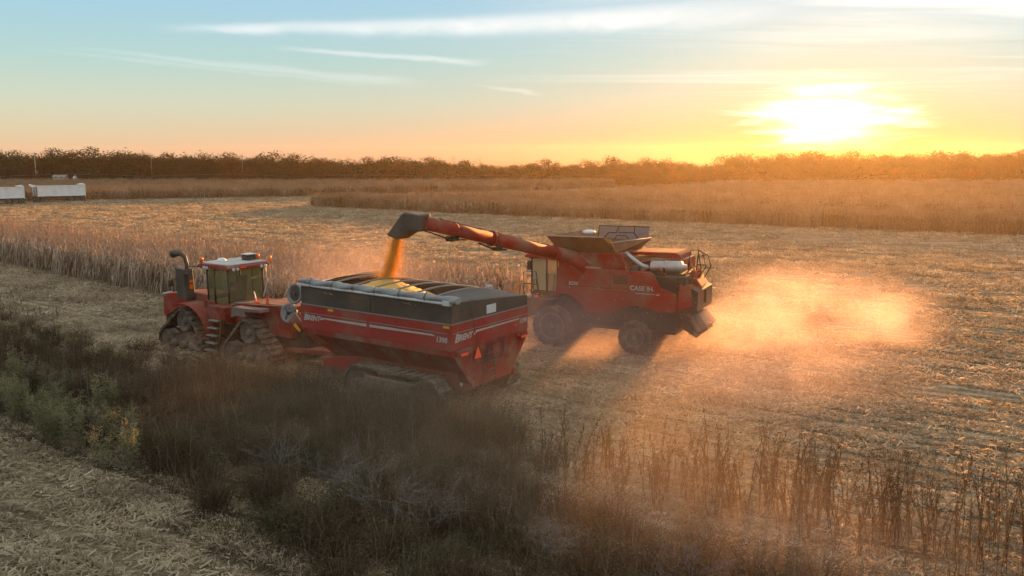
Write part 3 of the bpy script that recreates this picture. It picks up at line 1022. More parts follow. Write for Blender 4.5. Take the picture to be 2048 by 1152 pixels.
for pts in ([(1.50, 1.85, 2.3), (1.52, 1.85, 3.55), (0.86, 1.85, 3.62), (0.62, 1.85, 2.3)], [(1.74, 1.85, 2.3), (1.70, 1.85, 2.95), (1.60, 1.85, 2.98), (1.42, 1.85, 2.3)],
            [(1.05, 1.85, 2.32), (0.96, 1.85, 3.22), (0.84, 1.85, 3.24), (0.70, 1.85, 2.32)], [(0.50, 1.3, 2.6), (0.44, 1.3, 3.45), (0.12, 1.3, 3.45), (0.20, 1.3, 2.6)], [(1.50, 1.85, 3.0), (0.74, 1.85, 3.0)]):
    b = MB()
    b.tube(pts, 0.025, 6)
    b.build('handrail', M['dark'], CB)
b = MB()
b.tube([(1.2, 1.05, 4.2), (1.42, 1.4, 4.22), (1.44, 1.4, 4.0)], 0.025, 6)
b.box((1.38, 1.28, 3.62), (1.48, 1.56, 4.05))
b.build('mirror', M['dark'], CB, 0.02)
b = MB()
b.box((0.62, 1.80, 2.36), (0.86, 1.84, 2.44))
b.build('reflector', M['fluo'], CB)
# unloading auger: elbow, two flanged tube sections, hydraulic line and the rubber spout
A0, A1 = Vector((-0.62, 1.55, 4.42)), Vector((1.45, 10.7, 6.56))
ad = (A1 - A0).normalized()
b = MB()
b.tube([(-1.6, 1.42, 3.75), (-1.25, 1.48, 4.12), (-0.92, 1.55, 4.34), A0, A0 + ad * 1.1], [0.36, 0.36, 0.35, 0.33, 0.32], 16)
aug = b.build('auger', M['red'], CB)
b = MB()
b.tube([A0 + ad * 1.05, A0 + ad * 5.6], 0.285, 18)
b.lathe(A0 + ad * 1.06, ad, [(0, 0.36), (0.06, 0.36)], 18); b.lathe(A0 + ad * 5.55, ad, [(0, 0.34), (0.05, 0.34)], 18)
b.build('tube_section', M['red'], aug)
b = MB()
b.tube([A0 + ad * 5.6, A1], 0.265, 18)
b.lathe(A0 + ad * 7.9, ad, [(0, 0.285), (0.12, 0.285)], 18)
b.build('tube_section', M['red'], aug)
b = MB()
wp = []
for i in range(26):
    s = 0.6 + 8.2 * i / 25
    wp.append(A0 + ad * s + Vector((0.02 * math.sin(i * 1.7), 0, 0.30 + 0.02 * math.sin(i * 2.3))))
b.tube(wp, 0.022, 5)
b.tube([A0 + ad * 5.4 + Vector((0, 0, .3)), A0 + ad * 5.5 + Vector((-.32, 0, .1)), A0 + ad * 5.5 + Vector((-.2, 0, -.3))], 0.03, 5)
b.tube([A0 + ad * 7.9 + Vector((0, 0, .3)), A0 + ad * 7.8 + Vector((-.3, 0, .05)), A0 + ad * 7.9 + Vector((-.1, 0, -.3))], 0.025, 5)
b.build('hydraulic_hose', M['dark'], aug)
b = MB()
b.box(A0 + ad * 5.2 + Vector((-.1, -.3, -.44)), A0 + ad * 5.2 + Vector((.1, .3, -.30)))
b.tube([A0 + ad * 4.6 + Vector((0, 0, -.34)), A0 + ad * 5.3 + Vector((0, 0, -.46)), A0 + ad * 6.4 + Vector((0, 0, -.32))], 0.045, 6)
b.box(A0 + ad * 7.9 + Vector((-.09, -.22, -.45)), A0 + ad * 7.9 + Vector((.09, .28, -.26)))
b.tube([A0 + ad * 7.2 + Vector((0, 0, -.3)), A0 + ad * 8.2 + Vector((0, 0, -.42)), A1 + Vector((0, 0, -.3))], 0.03, 6)
b.ball(A0 + ad * 8.3 + Vector((0, 0, -.42)), 0.12, 8, 5)
b.build('work_light', M['dark'], aug)
sp2 = A1 + Vector((1.42, -0.15, -0.62))
# engine deck: exhaust, covers, rear hood
b = MB()
b.lathe((-4.6, 1.0, 4.06), (-1, 0, 0.05), [(0, 0.12), (0.03, 0.27), (0.08, 0.29), (0.62, 0.29), (0.64, 0.30), (0.74, 0.30), (0.76, 0.29), (1.40, 0.29), (1.46, 0.27), (1.50, 0.15), (1.66, 0.13), (1.68, 0.10)], 22)
mf = b.build('muffler', M['steel'], CB)
b = MB()
b.box((-5.22, 0.7, 3.5), (-5.34, 1.3, 4.1)); b.tube([(-5.28, 1.28, 4.0), (-5.25, 1.1, 4.37), (-5.25, 0.7, 4.2)], 0.04, 6)
b.build('bracket', M['dark'], mf)
b = MB()
b.tube([(-3.35, 0.9, 4.62), (-3.5, 1.0, 4.52), (-3.8, 1.0, 4.32), (-4.15, 1.0, 4.10), (-4.35, 1.0, 4.04), (-4.62, 1.0, 4.05)], 0.115, 12)
b.build('pipe', M['steel'], mf)
b = MB()
b.lathe((-3.30, 1.05, 4.35), (0.3, 0.6, 0.3), [(0, 0.24), (0.22, 0.24), (0.25, 0.15)], 14)
b.build('air_intake', M['red_low'], CB)
b = MB()
b.prism([(-3.4, 4.55), (-3.45, 4.66), (-5.55, 4.70), (-5.75, 4.60), (-5.85, 4.40), (-5.7, 4.38)], -1.55, 0.35)
b.build('engine_cover', M['red'], CB, 0.04)
b = MB()
b.box((-3.55, -1.5, 3.85), (-6.0, 0.5, 4.42)); b.box((-3.6, 0.5, 3.85), (-4.5, 1.2, 4.0)); b.lathe((-5.95, -.5, 4.1), (-1, 0, 0), [(0, .3), (.1, .3)], 16)
b.tube([(-3.7, .6, 4.1), (-4.3, .7, 4.3), (-5.0, .55, 4.35), (-5.7, .6, 4.25)], .06, 6)
b.build('engine', M['red_low'], CB, 0.02)
b = MB()
b.box((-4.9, 0.6, 3.35), (-6.35, 1.45, 3.78))
b.build('fuel_tank', M['charcoal'], CB, 0.06)
b = MB()                                   # near rear corner hood
b.hexa([(-6.10, 1.74, 2.20), (-6.70, 1.42, 2.46), (-6.70, 0.9, 2.46), (-6.10, 0.9, 2.2)], [(-6.10, 1.60, 3.30), (-6.55, 1.36, 3.40), (-6.55, 0.9, 3.40), (-6.10, 0.9, 3.3)])
b.hexa([(-5.35, 1.62, 3.24), (-6.10, 1.60, 3.301), (-6.10, 0.9, 3.301), (-5.35, 0.9, 3.24)], [(-5.25, 1.35, 3.36), (-6.35, 1.2, 3.46), (-6.35, 0.9, 3.46), (-5.25, 0.9, 3.36)])
b.build('rear_hood', M['red'], CB, 0.04)
b = MB()
tl = [(-6.1, 2.2), (-6.5, 2.08), (-6.82, 2.38), (-6.93, 2.85), (-6.86, 3.25), (-6.62, 3.56), (-6.15, 3.62)]
b.hexa([(x, .52, z) for x, z in tl], [(x + .25, -1.62, z - .05) for x, z in tl])
b.build('tail_hood', M['red'], CB, 0.05)
b = MB()
b.hexa([(-6.2, 0.25, 3.60), (-6.55, 0.22, 3.58), (-6.5, -1.0, 3.50), (-6.1, -1.1, 3.55)], [(-6.25, 0.1, 3.92), (-6.45, 0.05, 3.90), (-6.42, -.9, 3.80), (-6.15, -.9, 3.82)])
b.build('tail_cover', M['red'], CB, 0.04)
b = MB()
b.box((-6.70, .1, 2.45), (-6.98, .14, 3.05)); b.box((-6.5, .53, 2.5), (-6.75, .55, 2.9))
b.build('tail_latch', M['dark'], CB)
for q in ([(-2.88, 1.751, 2.05), (-2.90, 1.757, 3.86)], [(-.62, 1.751, 3.03), (-2.86, 1.757, 3.055)], [(-1.20, 1.751, 3.1), (-1.22, 1.757, 3.88)]):
    b = MB()
    b.box(*q)
    b.build('panel_seam', M['dark'], CB)
b = MB()
for k in range(6):
    b.box((-3.05, 1.781, 3.30 + .07 * k), (-3.75, 1.787, 3.33 + .07 * k))
b.build('vent', M['dark'], CB)
rq = random.Random(77)
for k in range(16):                        # pipes, hoses and boxes crowding the engine deck
    b = MB()
    x, y = rq.uniform(-5.9, -3.6), rq.uniform(.2, 1.35)
    if k % 3:
        p = [Vector((x, y, 3.86))]
        for q in range(4):
            p.append(p[-1] + Vector((rq.uniform(-.35, .25), rq.uniform(-.2, .2), rq.uniform(-.05, .22))))
        b.tube(p, rq.uniform(.018, .045), 6)
        b.build('engine_hose', M['dark'] if k % 2 else M['grey'], CB)
    else:
        b.box((x, y, 3.8), (x + rq.uniform(.15, .4), y + rq.uniform(.12, .3), 3.95 + rq.uniform(0, .25)))
        b.build('engine_box', M['red_low'] if k % 2 else M['charcoal'], CB, .02)
b = MB()
b.box((-6.05, 0.60, 2.0), (-6.45, 0.88, 3.6)); b.box((-6.0, -0.9, 1.6), (-6.35, 0.9, 2.3))
b.tube([(-6.3, 0.8, 2.2), (-6.75, 0.75, 1.9)], 0.06, 6)
b.build('tail_frame', M['dark'], CB)
# rear service ladder and its cage of rails
for pts in ([(-6.20, 0.45, 3.85), (-6.25, 0.42, 4.85), (-6.60, 0.35, 4.88), (-6.75, 0.3, 3.9)], [(-6.45, 0.0, 3.85), (-6.50, -0.05, 4.62), (-6.70, -0.1, 4.70), (-6.85, -0.15, 4.05), (-6.55, -0.1, 3.6)],
            [(-6.55, 0.3, 4.2), (-6.95, 0.0, 4.18)], [(-6.6, 0.35, 4.88), (-6.98, 0.05, 4.62), (-7.12, 0.0, 4.15), (-6.85, 0.05, 3.6)], [(-6.72, 0.2, 4.60), (-6.92, 0.1, 4.66)], [(-6.2, 0.6, 3.6), (-6.3, 0.9, 3.95), (-5.95, 1.2, 3.6)],
            [(-6.45, 0.9, 3.45), (-6.55, 0.7, 4.0), (-6.3, 0.6, 4.3)]):
    b = MB()
    b.tube(pts, 0.028, 6)
    b.build('handrail', M['dark'], CB)
beacon('beacon', CB, (-6.62, 0.15, 3.86), 0.09, 0.17)
# chopper and spreader hanging at the back
b = MB()
b.hexa([(-5.9, 1.30, 1.55), (-6.9, 1.28, 0.98), (-6.9, -1.28, 0.98), (-5.9, -1.3, 1.55)], [(-6.0, 1.28, 2.05), (-6.35, 1.28, 2.02), (-6.35, -1.28, 2.02), (-6.0, -1.28, 2.05)])
b.build('straw_chopper', M['dark'], CB, 0.03)
b = MB()
b.hexa([(-6.36, 1.15, 2.02), (-6.85, 1.2, 1.25), (-6.85, -1.2, 1.25), (-6.36, -1.15, 2.02)], [(-6.50, 1.15, 2.05), (-7.05, 1.22, 1.28), (-7.05, -1.22, 1.28), (-6.50, -1.15, 2.05)])
b.build('spreader_hood', M['fender_grey'], CB, 0.03)
b = MB()
b.hexa([(-6.51, 1.05, 2.0), (-7.06, 1.1, 1.26), (-7.06, -1.1, 1.26), (-6.51, -1.05, 2.0)], [(-6.78, .75, 2.06), (-7.28, .85, 1.48), (-7.28, -.85, 1.48), (-6.78, -.75, 2.06)])
b.build('tailboard', M['charcoal'], CB, 0.04)
for y in (.5, -.5):
    b = MB()
    b.lathe((-6.75, y, 1.18), (-.3, 0, -1), [(0, .42), (.06, .45), (.12, .1)], 16)
    b.build('spreader_disc', M['dark'], CB)
for y in (1.2, -1.2):
    b = MB()
    b.tube([(-5.9, y, 2.4), (-6.6, y * 1.02, 1.75)], .045, 6)
    b.build('support_arm', M['dark'], CB)
# running gear
b = MB()
b.box((-0.4, -1.6, 0.75), (0.4, 1.6, 1.35)); b.box((-4.3, -1.4, 0.65), (-3.9, 1.4, 0.95)); b.box((-5.8, -0.9, 0.95), (-0.5, 0.9, 1.3))
b.prism([(0.3, 1.6), (0.3, 2.3), (1.7, 2.1), (3.6, 1.05), (3.5, 0.45), (1.6, 1.2)], -0.65, 0.65)
b.build('axle_frame', M['dark'], CB)
for y in (1.55, -1.55):
    wheel(CB, (0.0, y, 1.02), 1.03, 0.75, 0.62, 1 if y > 0 else -1)
for y in (1.5, -1.5):
    wheel(CB, (-4.12, y, 0.82), 0.80, 0.62, 0.42, 1 if y > 0 else -1, 18)
# corn head in front of the cab
b = MB()
b.box((3.5, -4.6, 0.35), (4.0, 4.6, 1.15)); b.prism([(3.9, 0.3), (3.9, 0.75), (4.6, 0.55), (4.6, 0.25)], -4.6, 4.6)
hd = b.build('corn_head', M['red_low'], CB, 0.03)
for k in range(13):
    y = -4.56 + k * 0.76
    b = MB()
    b.hexa([(4.4, y - .22, .2), (4.4, y + .22, .2), (6.3, y + .03, .08), (6.3, y - .03, .08)], [(4.4, y - .18, .95), (4.4, y + .18, .95), (6.3, y + .02, .14), (6.3, y - .02, .14)])
    b.build('snout', M['red'], hd, 0.02)
# lettering
text_part('lettering', 'CASE IH', 0.30, CB, (-3.86, 1.786, 3.05), (-1, 0, 0), (0, 0, 1), M['letter'], 0.0, 0.008, 1.02)
text_part('lettering', '8250', 0.24, CB, (-0.80, 1.756, 3.08), (-1, 0, 0), (0, 0, 1), M['letter'], 0.25, 0.004)
b = MB()
b.box((-0.55, 1.751, 2.98), (-1.85, 1.756, 3.005)); b.box((-4.15, 1.801, 2.90), (-5.05, 1.806, 2.93))
b.build('pin_stripe', M['letter'], CB)
text_part('lettering', 'AFS', 0.11, CB, (-5.10, 1.806, 2.87), (-1, 0, 0), (0, 0, 1), M['letter'], 0.2, 0.004)
# ------------------------------------------------------------------ rubber tracks
def hull(pts):
    pts = sorted(set(pts))
    def half(ps):
        h = []
        for p in ps:
            while len(h) > 1 and (h[-1][0] - h[-2][0]) * (p[1] - h[-2][1]) - (h[-1][1] - h[-2][1]) * (p[0] - h[-2][0]) <= 0:
                h.pop()
            h.append(p)
        return h[:-1]
    return half(pts) + half(pts[::-1])


def track(TR, x0, x1, xd, y, wdt, side, flat=False):
    """triangular rubber track: belt with lugs, drive wheel, two idlers, rollers, frame"""
    cs = [(xd, 1.42, .52), (x0 + .44, .47, .42), (x1 - .44, .47, .42)]
    if flat:
        cs = [((x0 + x1) / 2, .62, .40), (x0 + .64, .68, .60), (x1 - .64, .68, .60)]
    fr = MB()
    fr.prism([(x0 + .4, .40), (x1 - .4, .40), (x1 - .5, .68), (xd + .3, .95), (xd - .3, .95), (x0 + .5, .68)], y - .16, y + .16)
    fr.prism([(xd + .25, .85), (xd + .9, .70), (x1 - .45, .62), (x1 - .5, .80), (xd + .7, 1.05)], y + side * .30, y + side * .36)
    if flat:
        fr.prism([(x0 + .9, .55), (x1 - .9, .55), (x1 - 1.1, 1.05), (x0 + 1.1, 1.05)], y + side * .18, y + side * .40)
    f_ = fr.build('track', M['track_steel'], TR, .02)
    ring_o = hull([(round(cx + (r + .09) * math.cos(a), 4), round(cz + (r + .09) * math.sin(a), 4)) for cx, cz, r in cs for a in [k * math.pi / 12 for k in range(24)]])
    ring_i = hull([(round(cx + r * math.cos(a), 4), round(cz + r * math.sin(a), 4)) for cx, cz, r in cs for a in [k * math.pi / 12 for k in range(24)]])
    def resample(rg_, n):
        tot = [0]
        for i in range(len(rg_)):
            a, b_ = rg_[i], rg_[(i + 1) % len(rg_)]
            tot.append(tot[-1] + math.hypot(b_[0] - a[0], b_[1] - a[1]))
        out = []
        for k in range(n):
            s = tot[-1] * k / n
            i = max(j for j in range(len(rg_)) if tot[j] <= s + 1e-9)
            a, b_ = rg_[i], rg_[(i + 1) % len(rg_)]
            u = (s - tot[i]) / max(tot[i + 1] - tot[i], 1e-6)
            out.append((a[0] + (b_[0] - a[0]) * u, a[1] + (b_[1] - a[1]) * u))
        return out
    n = 60
    O, I = resample(ring_o, n), resample(ring_i, n)
    cxm = sum(p[0] for p in O) / n; czm = sum(p[1] for p in O) / n
    mb = MB()
    hw = wdt / 2
    for i in range(n):
        j = (i + 1) % n
        o = len(mb.v)
        mb.v += [(O[i][0], y - hw, O[i][1]), (O[j][0], y - hw, O[j][1]), (O[j][0], y + hw, O[j][1]), (O[i][0], y + hw, O[i][1]),
                 (I[i][0], y - hw, I[i][1]), (I[j][0], y - hw, I[j][1]), (I[j][0], y + hw, I[j][1]), (I[i][0], y + hw, I[i][1])]
        mb.face((o, o + 1, o + 2, o + 3)); mb.face((o + 4, o + 7, o + 6, o + 5)); mb.face((o, o + 4, o + 5, o + 1)); mb.face((o + 3, o + 2, o + 6, o + 7))
        if i % 2 == 0:
            a, b_ = Vector((O[i][0], 0, O[i][1])), Vector((O[j][0], 0, O[j][1]))
            nn = Vector((a.x - cxm, 0, a.z - czm)).normalized() * .06
            mb.hexa([a + Vector((0, y - hw, 0)), b_ + Vector((0, y - hw, 0)), b_ + Vector((0, y + hw, 0)), a + Vector((0, y + hw, 0))],
                    [a.lerp(b_, .2) + nn + Vector((0, y - hw, 0)), a.lerp(b_, .8) + nn + Vector((0, y - hw, 0)), a.lerp(b_, .8) + nn + Vector((0, y + hw, 0)), a.lerp(b_, .2) + nn + Vector((0, y + hw, 0))])
    mb.build('belt', M['rubber'], f_)
    for (cx, cz, r), nm in zip(cs, ('drive_wheel', 'idler', 'idler')):
        mb = MB()
        mb.lathe((cx, y, cz), (0, side, 0), [(-hw * .8, r * .98), (hw * .75, r * .98), (hw * .8, r * .86), (hw * .4, r * .7), (hw * .45, r * .25), (hw * .8, r * .2)], 22)
        for k in range(6):
            a = k * math.pi / 3
            mb.lathe((cx + r * .5 * math.cos(a), y + side * hw * .42, cz + r * .5 * math.sin(a)), (0, side, 0), [(0, r * .13), (.03, r * .13)], 8)
        mb.build(nm, M['track_steel'], f_)
    for k in range(3):
        mb = MB()
        mb.lathe((x0 + .95 + (x1 - x0 - 1.9) * k / 2, y, .25), (0, side, 0), [(-hw * .8, .2), (hw * .8, .2), (hw * .82, .1)], 14)
        mb.build('roller', M['track_steel'], f_)


# ------------------------------------------------------------------ grain cart
CT = empty('grain_cart', (-0.735, 30.54, 0), R(145.3))
tag(CT, 'red and black grain cart with a rolled back tarp catching the falling corn', 'grain cart')
L, HW = 7.58, 2.37
b = MB()                                   # red hopper: upright band, ledge, sloping floor
def ring(z, x0, x1, y):
    return [(x0, y, z), (x1, y, z), (x1, -y, z), (x0, -y, z)]
b.hexa(ring(2.46, 0.0, L, HW), ring(3.40, 0.0, L, HW))
b.build('upper_band', M['red_cart'], CT, 0.02)
b = MB()
b.hexa(ring(2.24, -0.03, L - 0.35, HW - 0.02), ring(2.455, 0.02, L - 0.06, HW - 0.005))
b.build('ledge', M['red_low'], CT, 0.015)
b = MB()
b.hexa([(0.55, 0.95, 0.98), (6.2, 0.95, 0.98), (6.2, -0.95, 0.98), (0.55, -0.95, 0.98)], ring(2.235, 0.03, L - 0.5, HW - 0.12))
b.build('hopper', M['red_low'], CT, 0.02)
for x in (1.25, 2.9, 4.55, 6.1):            # folded ribs on the slope
    b = MB()
    b.hexa([(x - .06, 1.02, 1.06), (x + .06, 1.02, 1.06), (x + .06, 0.9, 1.02), (x - .06, 0.9, 1.02)], [(x - .06, 2.24, 2.16), (x + .06, 2.24, 2.16), (x + .06, 2.1, 2.2), (x - .06, 2.1, 2.2)])
    b.build('rib', M['red_low'], CT)
# black extension above the band; its far rim is lower
TOPZ = {(0, 1): 4.16, (1, 1): 4.20, (1, -1): 3.92, (0, -1): 3.80}
def wall(p, q, zp, zq, name, m=None):
    d = Vector((q[0] - p[0], q[1] - p[1], 0)).normalized(); n_ = Vector((-d.y, d.x, 0)) * 0.03
    b = MB()
    b.hexa([Vector((*p, 3.405)) - n_, Vector((*q, 3.405)) - n_, Vector((*q, 3.405)) + n_, Vector((*p, 3.405)) + n_],
           [Vector((*p, zp)) - n_, Vector((*q, zq)) - n_, Vector((*q, zq)) + n_, Vector((*p, zp)) + n_])
    return b.build(name, m or M['charcoal'], CT, 0.01)
yy = HW - 0.04
wall((0.04, yy), (L * .5 - .004, yy), 4.16, 4.18, 'extension_panel'); wall((L * .5 + .004, yy), (L - .04, yy), 4.18, 4.20, 'extension_panel')
wall((0.04, -yy), (L - .04, -yy), 3.80, 3.92, 'extension_panel'); wall((0.04, -yy), (0.04, yy), 3.80, 4.16, 'extension_panel'); wall((L - .04, -yy), (L - .04, yy), 3.92, 4.20, 'extension_panel')
b = MB()
b.box((0.0, HW - .003, 3.385), (L, HW + .02, 3.425)); b.box((-.02, -HW, 3.385), (0.005, HW, 3.425))
b.build('seam_rail', M['grey'], CT)
b = MB()
b.box((0.03, yy + .031, 3.82), (L - .03, yy + .042, 3.835)); b.box((L * .5 - .02, yy + .031, 3.43), (L * .5 + .02, yy + .045, 4.17))
b.build('panel_crease', M['dark'], CT)
b = MB()
for xx, zz in ((6.2, 3.95), (6.1, 3.93), (5.9, 3.94), (5.8, 3.92), (2.2, 3.98), (2.1, 3.95), (1.95, 3.97), (1.85, 3.94), (1.6, 3.93)):
    b.box((xx - .02, yy + .03, zz - .015), (xx + .02, yy + .045, zz + .015))
b.build('husk_scrap', M['litter'], CT)
# tarp bows, end caps, roll
def rimz(x, y):
    f = x / L
    return (4.16 + .04 * f) * (y + HW) / (2 * HW) + (3.80 + .12 * f) * (HW - y) / (2 * HW)
def bow(x, k=0.28):
    return [Vector((x, HW * c, rimz(x, HW * c) + k * (1 - c * c))) for c in (1, .9, .7, .45, .2, 0, -.2, -.45, -.7, -.9, -1)]
for x in (1.05, 2.1, 3.1, 4.1, 5.15, 6.2):
    b = MB()
    b.tube(bow(x), 0.035, 7)
    b.build('bow', M['grey'], CT)
b = MB()
A = bow(0.05, 0.02); B = bow(0.98, 0.28)
o = len(b.v)
b.v += [tuple(p) for p in A + B]
for i in range(10):
    b.face((o + i, o + i + 1, o + 12 + i, o + 11 + i), True)
b.v += [tuple(p - Vector((0, 0, .04))) for p in A + B]
for i in range(10):
    b.face((o + 22 + i, o + 33 + i, o + 34 + i, o + 23 + i), True)
b.face([o + 11 + i for i in range(11)] + [o + 33 + i for i in range(10, -1, -1)])
cap = b.build('end_cap', M['charcoal'], CT)
b = MB()
b.box((0.50, -0.75, 4.30), (0.62, -0.45, 4.36))
b.build('latch', M['pale'], cap)
b = MB()
A = bow(L - .05, 0.02); B = bow(L - .75, 0.28)
b.v = [tuple(p) for p in A + B] + [tuple(p - Vector((0, 0, .04))) for p in A + B]
for i in range(10):
    b.face((i, i + 1, 12 + i, 11 + i), True); b.face((22 + i, 33 + i, 34 + i, 23 + i), True)
b.build('end_cap', M['pale'], CT, label='pale front end cap of the cart top')
b = MB()
b.hexa([(L - .25, -1.9, 4.12), (L - 1.2, -2.0, 4.12), (L - 1.2, -2.05, 4.12), (L - .25, -1.95, 4.12)], [(L - .1, -2.1, 4.62), (L - .25, -2.1, 4.62), (L - .25, -2.15, 4.62), (L - .1, -2.15, 4.62)])
b.build('wind_flap', M['pale'], CT)
b = MB()                                   # rolled tarpaulin, twisted along the near rim
n = 44; k = 10
rr_ = random.Random(3)
for i in range(n + 1):
    x = L + .02 - (L + .35) * i / n
    sag = 0.012 * math.sin(i * .9)
    for j in range(k):
        a = 2 * math.pi * j / k + i * 0.42
        r = 0.125 * (1 + 0.24 * math.cos(2 * (2 * math.pi * j / k)) + rr_.uniform(-.06, .06)) * (1.0 if i > 2 else .8)
        b.v.append((x, HW - .02 + r * math.cos(a), 4.30 + sag + 0.04 * i / n * -1 + r * math.sin(a)))
for i in range(n):
    for j in range(k):
        b.face((i * k + j, i * k + (j + 1) % k, (i + 1) * k + (j + 1) % k, (i + 1) * k + j), True)
b.face(range(k)); b.face(range(n * k, n * k + k))
roll = b.build('rolled_tarp', M['tarp'], CT)
for x in (6.9, 5.7, 4.6, 3.5, 2.3, 1.1):
    b = MB()
    b.tube([(x, HW + .09, 4.12), (x, HW + .14, 4.30), (x - .02, HW, 4.45)], 0.018, 5)
    b.build('strap', M['dark'], roll)
b = MB()
b.tube([(L + .03, HW + .06, 4.17), (0.0, HW + .06, 4.13)], 0.05, 8)
b.box((-.02, HW - .02, 4.07), (.28, HW + .13, 4.24))
b.build('roll_tube', M['pale'], CT)
# stripes and lettering
def stripe(pts, name='stripe', m='letter'):
    b = MB()
    for q in pts:
        b.hexa([(x, HW + .002, z) for x, z in q], [(x, HW + .010, z) for x, z in q])
    b.build(name, M[m], CT)
stripe([[(6.40, 2.86), (6.52, 2.86), (6.44, 2.96), (4.02, 2.985), (4.02, 2.885), (6.25, 2.91)], [(3.86, 2.985), (0.85, 2.985), (0.70, 2.93), (3.86, 2.89)]])
stripe([[(7.42, 3.06), (4.02, 3.06), (4.02, 3.085), (7.42, 3.085)], [(3.86, 3.06), (.2, 3.06), (.2, 3.085), (3.86, 3.085)]], 'thin_stripe', 'grey')
text_part('lettering', 'B', 0.34, CT, (7.42, HW + .004, 2.78), (-1, 0, 0), (0, 0, 1), M['letter'], 0.28, 0.012, 1.15)
text_part('lettering', 'RENT', 0.27, CT, (7.19, HW + .004, 2.80), (-1, 0, 0), (0, 0, 1), M['letter'], 0.28, 0.010, 1.02)
text_part('lettering', '1398', 0.27, CT, (0.70, HW + .004, 2.74), (-1, 0, 0), (0, 0, 1), M['letter'], 0.15, 0.008, 0.95)
b = MB()
for q in ([(1.02, 2.84), (1.12, 2.84), (1.0, 2.99), (-1.72, 2.99), (-1.80, 2.95), (0.9, 2.92)],):
    b.hexa([(-.002, y, z) for y, z in q], [(-.010, y, z) for y, z in q])
b.build('stripe', M['letter'], CT)
b = MB()
b.box((-.002, 2.3, 3.06), (-.010, -2.3, 3.085))
b.build('thin_stripe', M['grey'], CT)
text_part('lettering', 'B', 0.40, CT, (-.004, 2.20, 2.74), (0, -1, 0), (0, 0, 1), M['letter'], 0.3, 0.012, 1.1)
text_part('lettering', 'RENT', 0.30, CT, (-.004, 1.95, 2.77), (0, -1, 0), (0, 0, 1), M['letter'], 0.3, 0.010, 1.0)
text_part('lettering', '1398', 0.25, CT, (-.004, -1.80, 2.78), (0, -1, 0), (0, 0, 1), M['letter'], 0.15, 0.006, 0.95)
for x in (5.9, .22):
    b = MB()
    b.box((x - .14, HW + .002, 3.26), (x + .14, HW + .012, 3.34))
    b.build('yellow_reflector', M['yellow'], CT)
b = MB()
b.box((-.001, 0.34, 3.48), (-.02, -0.24, 3.80))
b.build('number_plate', M['pale'], CT, 0.01)
# rear: V shaped plate, window, lights, sign, ladder
b = MB()
b.hexa([(-.03, 2.28, 2.24), (-.03, -2.28, 2.24), (-.06, -1.1, .95), (-.06, 1.25, .95)], [(.04, 2.28, 2.24), (.04, -2.28, 2.24), (.5, -1.1, .96), (.5, 1.25, .96)])
b.build('rear_plate', M['red_low'], CT, 0.015)
b = MB()
b.prism([(.35, 2.40), (-.75, 2.40), (-.55, 1.75), (.55, 1.75)], -.075, -.062, 'x')
fr = b.build('sight_window', M['dark'], CT)
b = MB()
b.prism([(.22, 2.34), (-.60, 2.34), (-.44, 1.82), (.42, 1.82)], -.082, -.0755, 'x')
b.build('pane', M['red_low'], fr)
for y0, y1 in ((2.02, 1.62), (-1.70, -2.05)):
    b = MB()
    b.box((-.10, y0 + .2, 2.28), (-.04, y1 + .05, 2.44))
    lm = b.build('light_bracket', M['red_low'], CT, .01)
    b = MB()
    b.box((-.115, y0 - .05, 2.22), (-.101, y1 - .05, 2.31))
    b.build('reflector', M['fluo'], lm)
    b = MB()
    b.lathe((-.10, y0 + .12, 2.37), (-1, 0, 0), [(0, .055), (.03, .05)], 10)
    b.build('tail_light', M['red'], lm)
slow_sign('slow_vehicle_sign', CT, (-.13, 1.05, 2.20), (0, -1, 0), (0, 0, 1), 0.46)
lad = None
b = MB()
for y in (0.75, 0.05):
    b.tube([(-.12, y + .08, 2.2), (-.22, y, 0.95)], 0.022, 6)
b.tube([(-.06, 1.36, 4.14), (-.06, 1.10, 3.0), (-.12, 0.85, 2.2)], 0.014, 5)
lad = b.build('ladder', M['charcoal'], CT)
for i in range(4):
    f = i / 3.4
    b = MB()
    b.tube([(-.13 - .1 * f, .82 - .06 * f, 2.05 - 1.0 * f), (-.13 - .1 * f, .12 - .06 * f, 2.05 - 1.0 * f)], 0.02, 6)
    b.build('rung', M['charcoal'], lad)
# frame, axles, wheels
for y in (1.28, -1.28):
    b = MB()
    b.prism([(-.12, .92), (-.12, 1.16), (.35, 1.48), (4.9, 1.42), (6.6, 1.20), (7.6, .95), (7.5, .72), (6.4, .62), (5.6, 1.05), (1.2, 1.05), (.7, .80), (.1, .80)], y - .07, y + .07)
    fr = b.build('frame_rail', M['red_cart'] if y > 0 else M['red_low'], CT, .015)
    if y > 0:
        b = MB()
        for x in (.9, 1.15, 1.4, 1.65, 3.2, 3.45, 3.7, 3.95, 5.2, 5.45):
            b.lathe((x, y + .068, 1.26), (0, 1, 0), [(0, .045), (.008, .045)], 10)
        b.build('bolt_row', M['dark'], fr)
b = MB()
b.lathe((.38, 1.352, 1.02), (0, 1, 0), [(0, .07), (.02, .07)], 12)
b.build('hub_cap', M['pale'], CT)
b = MB()
b.prism([(7.4, .85), (7.4, 1.05), (11.3, .78), (11.3, .58)], -.35, .35)
b.box((11.2, -.08, .58), (11.6, .08, .70)); b.box((7.2, -1.3, .8), (7.5, 1.3, 1.05)); b.tube([(8.0, .36, .95), (8.0, .36, .1)], .05, 6)
b.build('tongue', M['red_low'], CT, .02)
b = MB()
b.tube([(2.95, -2.0, .82), (2.95, 2.0, .82)], .14, 8); b.box((2.3, -1.5, .85), (3.6, 1.5, 1.1))
b.build('axle', M['dark'], CT, .02)
for sd in (1, -1):
    track(CT, .55, 5.15, 2.85, sd * 2.15, .72, sd, True)
